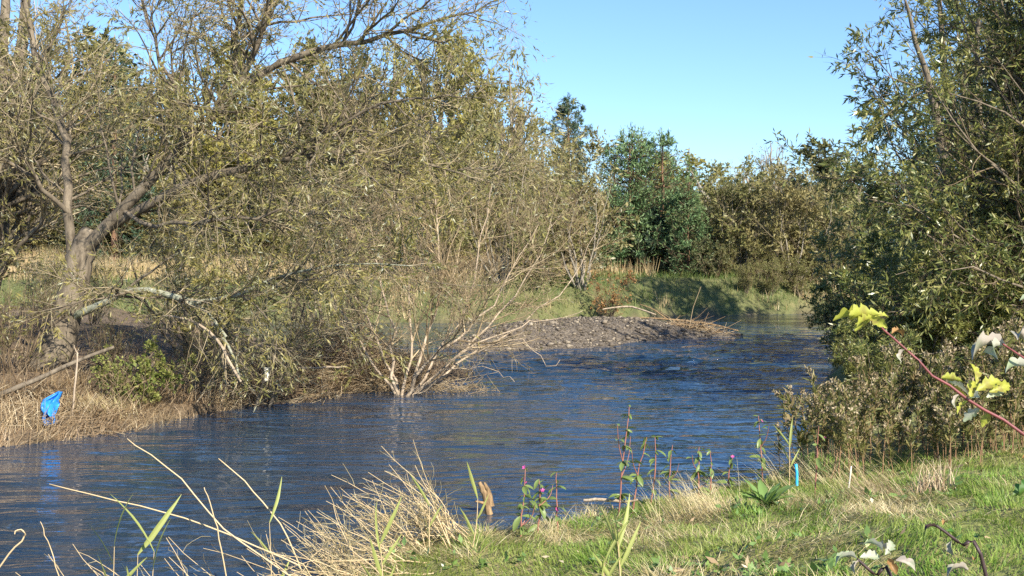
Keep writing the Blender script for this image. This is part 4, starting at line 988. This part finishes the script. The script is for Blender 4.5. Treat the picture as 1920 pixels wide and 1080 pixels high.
# ------------------------------------------------------------------ herb stand on the right bank
def herb_proto(seed, h):
    rng = rg(seed)
    P, Rd = smooth_line([(0, 0, -0.05), rng.normal(0, 0.03, 3) + [0, 0, h * 0.5], rng.normal(0, 0.07, 3) * [1, 1, 0] + [0, 0, h]], [0.006, 0.005, 0.002], 9, rng, 0.006)
    stem = Geo().add(*tubes(P, Rd, 4)).mesh('stem')
    Pb, Rb = spawn(rng, P[None], Rd[None], 8, (0.6, 1.0), (28, 8), (0.2, 0.3), 4, 0.08, (0, 0, 0.5), 0.003, 0.5)
    lv, lq = leafage(rng, P[None], 62, (0.1, 0.3), 0.2, 0.6, 0.15, (0.4, 0.97), 0.6)
    g = Geo().add(lv, lq); g.add(*leafage(rng, Pb, 40, (0.055, 0.3), 0.22, 0.6, 0.0, (0.1, 1), 0.6))
    hd_ = Geo().add(*leafage(rng, Pb, 90, (0.03, 0.3), 0.6, 1.0, -0.1, (0.6, 1.0), 0.2)); hd_.add(*tubes(Pb, Rb, 3))
    return stem, g.mesh('foliage'), hd_.mesh('seed_head')
PR = [herb_proto(400 + k, h) for k, h in enumerate((0.85, 1.0, 0.75, 0.95, 0.6))]
for s_, f_, h_ in PR: s_.materials.append(M['herb_stem']); f_.materials.append(M['herb_leaf']); h_.materials.append(M['herb_head'])
rng = rg(410)
spots = []
def herb_zone(x, y):
    px = 960 + F * x / y
    return (px > 1528 + 60 * vnoise(x * 0 + y * 1.3, y * 0 + 7, 62)) & (px < 1990) & (y > 11.15 + 0.35 * vnoise(x * 1.5, y * 0 + 3, 61)) & (y < 14.2) & (sdist(RIGHT, x, y) > 0.25)
while len(spots) < 240:
    x_ = rng.uniform(2.2, 6.6); y_ = rng.uniform(11, 14.4)
    if herb_zone(np.array([x_]), np.array([y_]))[0]: spots.append((x_, y_))
for (px, y_) in ((1480, 12.4), (1495, 12.9), (1500, 12.2), (1515, 13.2), (1462, 12.6), (1510, 11.9)): spots.append(((px - 960) / F * y_, y_))
for i, (x_, y_) in enumerate(spots):
    s_, f_, h_ = PR[rng.integers(len(PR))]
    o = link('herb_plant', s_, None, loc=(x_, y_, hz(x_, y_)))
    tag(o, 'brown-green tall herb with a dry seed head, in the stand below the large willow', 'plant', 'herbs in the stand on the right bank')
    c = rng.uniform(0.6, 1.05) + 0.22 * float(vnoise(np.array([x_ * 1.3]), np.array([y_ * 1.3]), 63)[0]); o.scale = (c, c, c); o.rotation_euler = (rng.normal(0, 0.09), rng.normal(0, 0.09), rng.uniform(0, 6.28))
    link('foliage', f_, None, o); link('seed_head', h_, None, o)

# ------------------------------------------------------------------ dock plant
DK = [leaf_mesh('dock_leaf', 0.27, 0.075, 0, 0.8, 0.35, 9, 0.012, 50 + k) for k in range(3)]
for m_ in DK: m_.materials.append(M['dock'])
rng = rg(420); b0 = A(1440, 955, 9.6); b0[2] = hz(b0[0], b0[1])
t = empty('dock_plant', b0, 'low rosette of broad glossy green leaves in the bank grass', 'plant')
for k in range(20): place_leaf(DK[k % 3], None, t, b0 + rng.normal(0, 0.03, 3) * [1, 1, 0] + [0, 0, 0.05], k * 2.4 + rng.normal(0, 0.2), rng.uniform(0.55, 1.4), rng.normal(0, 0.3), rng.uniform(0.6, 1.05))

# ------------------------------------------------------------------ reeds at the bottom left
def reed_clump(px0, px1, base_py, Y, n, label, seed, head=(-0.85, 0.1, 0.75), Lr=(0.5, 1.0), spread=0.22, r=(0.0035, 0.006), strands=300):
    rng = rg(seed); c0 = A((px0 + px1) / 2, base_py, Y); c0[2] = max(hz(c0[0], c0[1]), 0.0)
    t = empty('dead_reed_clump', c0, label, 'reeds')
    allP = []
    for k in range(n):
        b_ = A(rng.uniform(px0, px1), base_py, Y + rng.normal(0, 0.2)); b_[2] = max(hz(b_[0], b_[1]), -0.1)
        d = norm(np.asarray(head) + rng.normal(0, spread, 3)); L_ = rng.uniform(*Lr)
        e = b_ + d * L_ + np.array([0, 0, -0.12 * L_ * rng.uniform(0, 1)])
        m1 = b_ + d * L_ * 0.5 + rng.normal(0, 0.02, 3)
        kink = rng.uniform() < 0.3
        if kink: e = m1 + norm(d + rng.normal(0, 0.7, 3) + np.array([0, 0, -0.5])) * L_ * 0.4
        P, Rd = smooth_line([b_ - d * 0.05, (b_ + m1) / 2 + rng.normal(0, 0.012, 3), m1, e], [rng.uniform(*r), r[0] * 0.55], 9, rng, 0.005)
        allP.append(P)
        link('stem', Geo().add(*tubes(P, Rd, 5)).mesh('stem', True, c0), M['reed'], t)
    if strands:
        P0 = np.stack(allP)
        Ps, Rs = spawn(rng, P0, np.full(P0.shape[:2], 0.01), strands, (0.1, 0.9), (35, 20), (0.22, 0.4), 5, 0.25, (0, 0, -0.8), 0.0022, 0.5)
        link('leaf_litter', Geo().add(*tubes(Ps, Rs, 3)).mesh('leaf_litter', False, c0), M['straw'], t, kind='stuff')
    return t
reed_clump(650, 880, 1010, 9.4, 110, 'thick pale clump of dead reeds leaning over the water at the end of the grass', 501, (-0.7, 0.05, 0.62), (0.25, 0.98), 0.24, strands=1100)
reed_clump(200, 660, 1090, 8.4, 48, 'sparse dead reeds leaning low over the water left of the pale clump', 502, (-0.75, 0.1, 0.5), (0.4, 1.05), 0.26, strands=200)
reed_clump(-30, 180, 1110, 8.2, 12, 'few broken dead reeds at the far end of the reed bed', 503, (-0.4, 0.1, 0.6), (0.25, 0.6), 0.4, strands=60)
reed_clump(420, 800, 1065, 8.4, 60, 'flattened mat of broken reeds at the foot of the pale clump', 504, (-0.9, 0.0, 0.2), (0.3, 0.8), 0.3, strands=400)
def longreed(ctrl, label, seed, r=0.006):
    stickobj('dead_reed', ctrl, [r, r * 0.9, r * 0.6], 'reed', label, 'reed', K=12, S=6, jit=0.003, seed=seed)
longreed([A(560, 1090, 8.2), A(430, 1000, 8.25), A(330, 890, 8.3), A(238, 824, 8.35)], 'long straight dead reed with a split tip over the dark water', 511)
longreed([A(560, 1060, 8.4), A(400, 990, 8.4), A(250, 945, 8.4), A(92, 908, 8.4)], 'long nearly level dead reed with a feathery tip', 512)
longreed([A(565, 1070, 8.6), A(530, 990, 8.6), A(470, 915, 8.6), A(410, 859, 8.6)], 'bent dead reed standing left of the pale clump', 513)
longreed([A(425, 1085, 8.1), A(405, 980, 8.1), A(382, 912, 8.1)], 'short upright broken reed between the long reeds', 514, 0.005)
longreed([A(115, 1090, 8), A(95, 1030, 8), A(76, 977, 8)], 'single thin reed near the curled reed', 515, 0.004)
longreed([A(-10, 1075, 7.6), A(20, 1035, 7.6), A(42, 1012, 7.6), A(45, 998, 7.6), A(35, 993, 7.6), A(29, 1002, 7.58)], 'dead reed with its tip curled into a hook', 516, 0.006)

RL = [leaf_mesh('reed_leaf', 0.3, 0.024, 0, 0.35, 0.4, 8, seed=70 + k, tip=0.75) for k in range(3)]
for m_ in RL: m_.materials.append(M['reed_leaf'])
def reed_shoot(px, py, Y, hpx, n, label, seed, heads=None, s=1.0):
    rng = rg(seed); b0 = A(px, py, Y); t = empty('reed_shoot', b0, label, 'reed', 'green reed shoots of the near bank')
    b0b = b0.copy(); b0b[2] = min(b0[2], hz(b0[0], b0[1]))
    t.location = b0b
    tp = A(px + rng.normal(0, 6), py - hpx, Y)
    P, Rd = smooth_line([b0b - [0, 0, 0.03], (b0b + tp) / 2 + rng.normal(0, 0.01, 3), tp], [0.006, 0.004, 0.002], 8)
    link('stem', Geo().add(*tubes(P, Rd, 5)).mesh('stem', True, b0b), M['reed'], t)
    for k in range(n):
        p_ = P[min(7, 2 + int(5.5 * k / max(1, n - 1)))]
        place_leaf(RL[rng.integers(3)], None, t, p_, (0 if k % 2 else math.pi) + rng.normal(0, 0.7), rng.uniform(0.9, 1.5), rng.normal(1.3, 0.5), s * rng.uniform(0.6, 1.1))
reed_shoot(212, 1085, 7.8, 60, 6, 'yellow-green reed shoot with broad leaves, first of the pair in the reed bed', 521, s=1.6)
reed_shoot(258, 1080, 7.8, 40, 4, 'slim yellowing reed shoot beside the broad-leaved pair', 522, s=1.4)
reed_shoot(288, 1085, 7.7, 50, 5, 'fresh green reed shoot with two tall blades', 523, s=1.7)
reed_shoot(505, 1020, 8.4, 40, 4, 'small reed shoot leaning among the sparse dead reeds', 524)
reed_shoot(722, 1080, 7.2, 60, 6, 'reed shoot with curved brown-edged leaves in front of the pale clump', 525)
reed_shoot(1165, 1085, 6.9, 70, 7, 'reed shoot rising from the near grass with one pale upright leaf', 526)
reed_shoot(1135, 1085, 6.9, 30, 4, 'dark green reed shoot in the near grass', 527)
reed_shoot(805, 1000, 8.9, 50, 3, 'thin reed shoot at the right end of the pale clump', 528)
reed_shoot(885, 995, 9.0, 60, 3, 'thin drooping reed shoot between the pale clump and the snag', 529)
reed_shoot(1480, 875, 11.3, 40, 5, 'yellowish reed shoot near the blue tube', 530)

# pale dry tufts in the near grass
def tuft(px, py, Y, n, L_, label, seed, ang, lean, mat='straw', sp=0.1, W_=0.004):
    rng = rg(seed); b0 = A(px, py, Y); b0[2] = hz(b0[0], b0[1])
    pos = np.repeat(b0[None], n, 0) + rng.normal(0, sp, (n, 3)) * [1, 1, 0]
    pos[:, 2] = height(pos[:, 0], pos[:, 1])
    v, q = blades(rng, pos, ang + rng.normal(0, 0.5, n), rng.uniform(0.5, 1.1, n) * L_, np.full(n, W_), np.abs(rng.normal(lean, 0.2, n)), 4, 0.25)
    tag(link('grass_tuft', Geo().add(v, q).mesh('grass_tuft', False, b0), M[mat], loc=b0, kind='stuff'), label, 'grass tuft')
tuft(1300, 960, 9.8, 260, 0.4, 'pale dry grass tuft leaning over the bank edge by the balsams', 601, 2.7, 0.6, 'straw', 0.16)
tuft(1650, 950, 9.6, 420, 0.32, 'brownish combed grass tuft right of the dock', 602, 2.9, 0.8, 'wrack', 0.14)
tuft(1540, 985, 9.3, 420, 0.28, 'straw-coloured grass tuft right of the dock rosette', 603, 4.2, 0.9, 'straw', 0.22)
tuft(1750, 945, 9.5, 160, 0.3, 'dark withered weed clump in the grass', 604, 1.2, 0.5, 'wrack', 0.08, 0.008)
tuft(1570, 830, 11.2, 260, 0.5, 'tan dry grass tuft at the foot of the herb stand', 605, 2.8, 0.7, 'straw', 0.33)
tuft(200, 700, 18.2, 300, 0.4, 'yellow grass tuft on the left bank', 606, 3.5, 0.5, 'straw', 0.2, 0.008)
tuft(640, 722, 23.2, 400, 0.35, 'yellowish grass tuft at the water line below the brown heap', 607, 4.0, 0.6, 'field_grass', 0.3, 0.01)

# ------------------------------------------------------------------ foreground weeds with lobed leaves
LB = [leaf_mesh('lobed_leaf', 0.108, 0.052, 3.5, 0.6, 0.5, 21, 0.016, 90 + k) for k in range(3)]
SH_ = [leaf_mesh('shrivelled_leaf', 0.12, 0.06, 2, 1.7, 0.9, 13, 0.02, 95 + k) for k in range(3)]
def weed_leaf(kind, mat, parent, px, py, Y, heading, pitch, roll=0.0, s=1.0):
    src = (LB if kind == 'l' else SH_)[abs(int(px)) % 3]
    m_ = bpy.data.meshes.get(src.name + '_' + mat)
    if not m_:
        m_ = src.copy(); m_.name = src.name + '_' + mat; m_.materials.clear(); m_.materials.append(M[mat])
    return place_leaf(m_, None, parent, A(px, py, Y), heading, pitch, roll, s)

Y0 = 3.0
b0 = A(2140, 1000, Y0); b0[2] = hz(b0[0], b0[1])
t = empty('tall_weed', b0, 'tall red-stemmed weed with lime-yellow lobed leaves arching in from the side', 'plant')
P, Rd = smooth_line([b0 - [0, 0, 0.05], A(2110, 1150, Y0), A(2010, 900, Y0), A(1900, 800, Y0), A(1760, 710, Y0), A(1660, 620, Y0), A(1636, 600, Y0)], [0.006, 0.005, 0.0045, 0.004, 0.0033, 0.0025, 0.0018], 26, rg(5), 0.0025)
link('stem', Geo().add(*tubes(P, Rd, 8)).mesh('stem', True, b0), M['bramble_stem'], t)
PI = math.pi
for kd, mt, px, py, hd, pt, rl, s_ in [
        ('l', 'lime_leaf', 1640, 592, PI - 0.15, 0.12, 0.5, 0.95), ('l', 'lime_leaf', 1638, 596, PI + 0.5, -0.1, 0.9, 0.7), ('l', 'lime_leaf', 1640, 594, 0.3, 0.2, 0.5, 0.4), ('l', 'lime_leaf', 1634, 600, PI - 0.6, -0.45, 0.9, 0.45),
        ('s', 'brown_leaf', 1672, 626, 0.4, 0.5, 0.3, 0.4), ('s', 'dead_leaf', 1697, 655, 2.5, -0.6, 0.2, 0.3), ('l', 'lime_leaf', 1700, 657, 0.2, 0.2, 0.2, 0.18), ('s', 'shade_black', 1716, 672, -0.6, -0.7, 0.2, 0.3),
        ('l', 'lime_leaf', 1812, 745, 2.6, 0.7, 0.5, 0.55), ('l', 'lime_leaf', 1820, 748, 0.9, 0.9, 0.4, 0.6), ('l', 'lime_leaf', 1830, 735, 0.2, 0.5, 0.8, 0.75), ('l', 'grey_leaf', 1815, 740, 1.9, 0.6, 0.9, 0.6), ('l', 'lime_leaf', 1815, 752, 3.4, -0.5, 0.9, 0.45), ('l', 'grey_leaf', 1825, 745, 4.4, 0.3, 0.9, 0.5), ('l', 'lime_leaf', 1860, 772, 2.0, -0.8, 0.6, 0.45), ('s', 'dead_leaf', 1800, 740, 3.0, -0.6, 0.2, 0.35), ('l', 'lime_leaf', 1830, 720, 1.2, 1.0, 0.9, 0.6), ('l', 'grey_leaf', 1850, 745, 0.5, 0.4, 1.1, 0.65), ('l', 'lime_leaf', 1855, 735, 0.1, 0.35, 1.2, 0.6), ('l', 'lime_leaf', 1805, 715, PI - 0.2, 0.3, 1.1, 0.5), ('l', 'lime_leaf', 1650, 590, PI + 0.2, 0.1, 1.2, 0.9), ('l', 'lime_leaf', 1630, 595, 5.2, -0.3, 1.0, 0.5), ('l', 'grey_leaf', 1838, 765, 2.2, -0.6, 1.0, 0.5)]:
    weed_leaf(kd, mt, t, px, py, Y0, hd, pt, rl, s_)
# second weed higher at the frame edge, with shrivelled grey leaves
b1 = A(2060, 1000, 3.1); b1[2] = hz(b1[0], b1[1])
t = empty('tall_weed', b1, 'withered weed with shrivelled grey leaves and green lobed leaves at the picture border', 'plant')
P, Rd = smooth_line([b1 - [0, 0, 0.05], A(2040, 1100, 3.1), A(2000, 850, 3.1), A(1960, 680, 3.1), A(1950, 560, 3.1)], [0.008, 0.007, 0.006, 0.005, 0.003], 20)
link('stem', Geo().add(*tubes(P, Rd, 8)).mesh('stem', True, b1), M['bramble_stem'], t)
P, Rd = smooth_line([A(1965, 700, 3.1), A(1915, 668, 3.08), A(1880, 645, 3.05)], [0.003, 0.0022], 8)
link('stem', Geo().add(*tubes(P, Rd, 6)).mesh('stem', True, b1), M['bramble_stem'], t)
for kd, mt, px, py, hd, pt, rl, s_ in [('s', 'dead_leaf', 1888, 650, PI - 0.2, 0.35, 0.6, 0.95), ('s', 'grey_leaf', 1880, 648, PI + 0.4, 0.1, 0.9, 0.7), ('s', 'dead_leaf', 1925, 640, PI + 0.5, 0.8, 0.6, 0.7), ('s', 'grey_leaf', 1935, 690, PI - 0.4, 0.35, 0.9, 0.7), ('l', 'grey_leaf', 1985, 555, PI, 0.12, 0.7, 1.0), ('l', 'deep_leaf', 1985, 840, PI, -0.1, 1.2, 0.8), ('l', 'deep_leaf', 1955, 905, PI - 0.3, -0.35, 1.3, 0.75), ('l', 'brown_leaf', 1955, 855, PI, 0.1, 1.0, 0.55), ('s', 'dead_leaf', 1950, 880, PI, -0.2, 0.8, 0.5)]:
    weed_leaf(kd, mt, t, px, py, 3.1, hd, pt, rl, s_)
# stems low in the corner, their shade painted in as near-black
def low_weed(ctrl, label, leaves, Y):
    b_ = A(*ctrl[0], Y); b_[2] = hz(b_[0], b_[1])
    t = empty('low_weed', b_, label, 'plant')
    P, Rd = smooth_line([b_ - [0, 0, 0.05]] + [A(*c, Y) for c in ctrl[1:]], [0.006, 0.005, 0.0035], 14)
    link('stem', Geo().add(*tubes(P, Rd, 7)).mesh('stem', True, b_), M['shade_black'], t)
    for a in leaves: weed_leaf(a[0], a[1], t, a[2], a[3], Y, *a[4:])
low_weed([(1960, 1400), (1850, 1080), (1800, 1020), (1755, 985)], 'withered weed low in the corner with curled leaves, its stem painted shade-dark', [('s', 'shade_black', 1757, 990, PI, 0.5, 0.4, 0.35), ('s', 'dead_leaf', 1785, 1015, PI + 0.8, -0.7, 0.4, 0.35), ('s', 'brown_leaf', 1768, 985, 0.8, 0.9, 0.2, 0.25), ('s', 'dead_leaf', 1815, 1070, PI, 0.5, 0.4, 0.6), ('s', 'deep_leaf', 1775, 995, 0.2, -0.2, 0.5, 0.35), ('s', 'brown_leaf', 1825, 1050, 1.0, 0.5, 0.2, 0.25)], 3.2)
low_weed([(1760, 1400), (1680, 1120), (1640, 1078), (1607, 1048)], 'weed with whitish crumpled leaves low in front of the grass', [('s', 'grey_leaf', 1607, 1048, PI, 0.5, 0.3, 0.6), ('s', 'dead_leaf', 1612, 1052, PI + 0.4, -0.3, 0.3, 0.35), ('l', 'grey_leaf', 1612, 1045, 0.2, 0.1, 0.8, 0.6), ('l', 'grey_leaf', 1660, 1040, 0.7, 0.7, 0.9, 0.5), ('l', 'dead_leaf', 1670, 1040, 1.8, 0.5, 1.1, 0.5), ('s', 'grey_leaf', 1655, 1035, 2.2, 0.9, 0.8, 0.5), ('s', 'brown_leaf', 1665, 1050, 4.9, -0.3, 0.5, 0.4), ('s', 'dead_leaf', 1680, 1052, 5.5, 0.2, 0.6, 0.5)], 3.2)
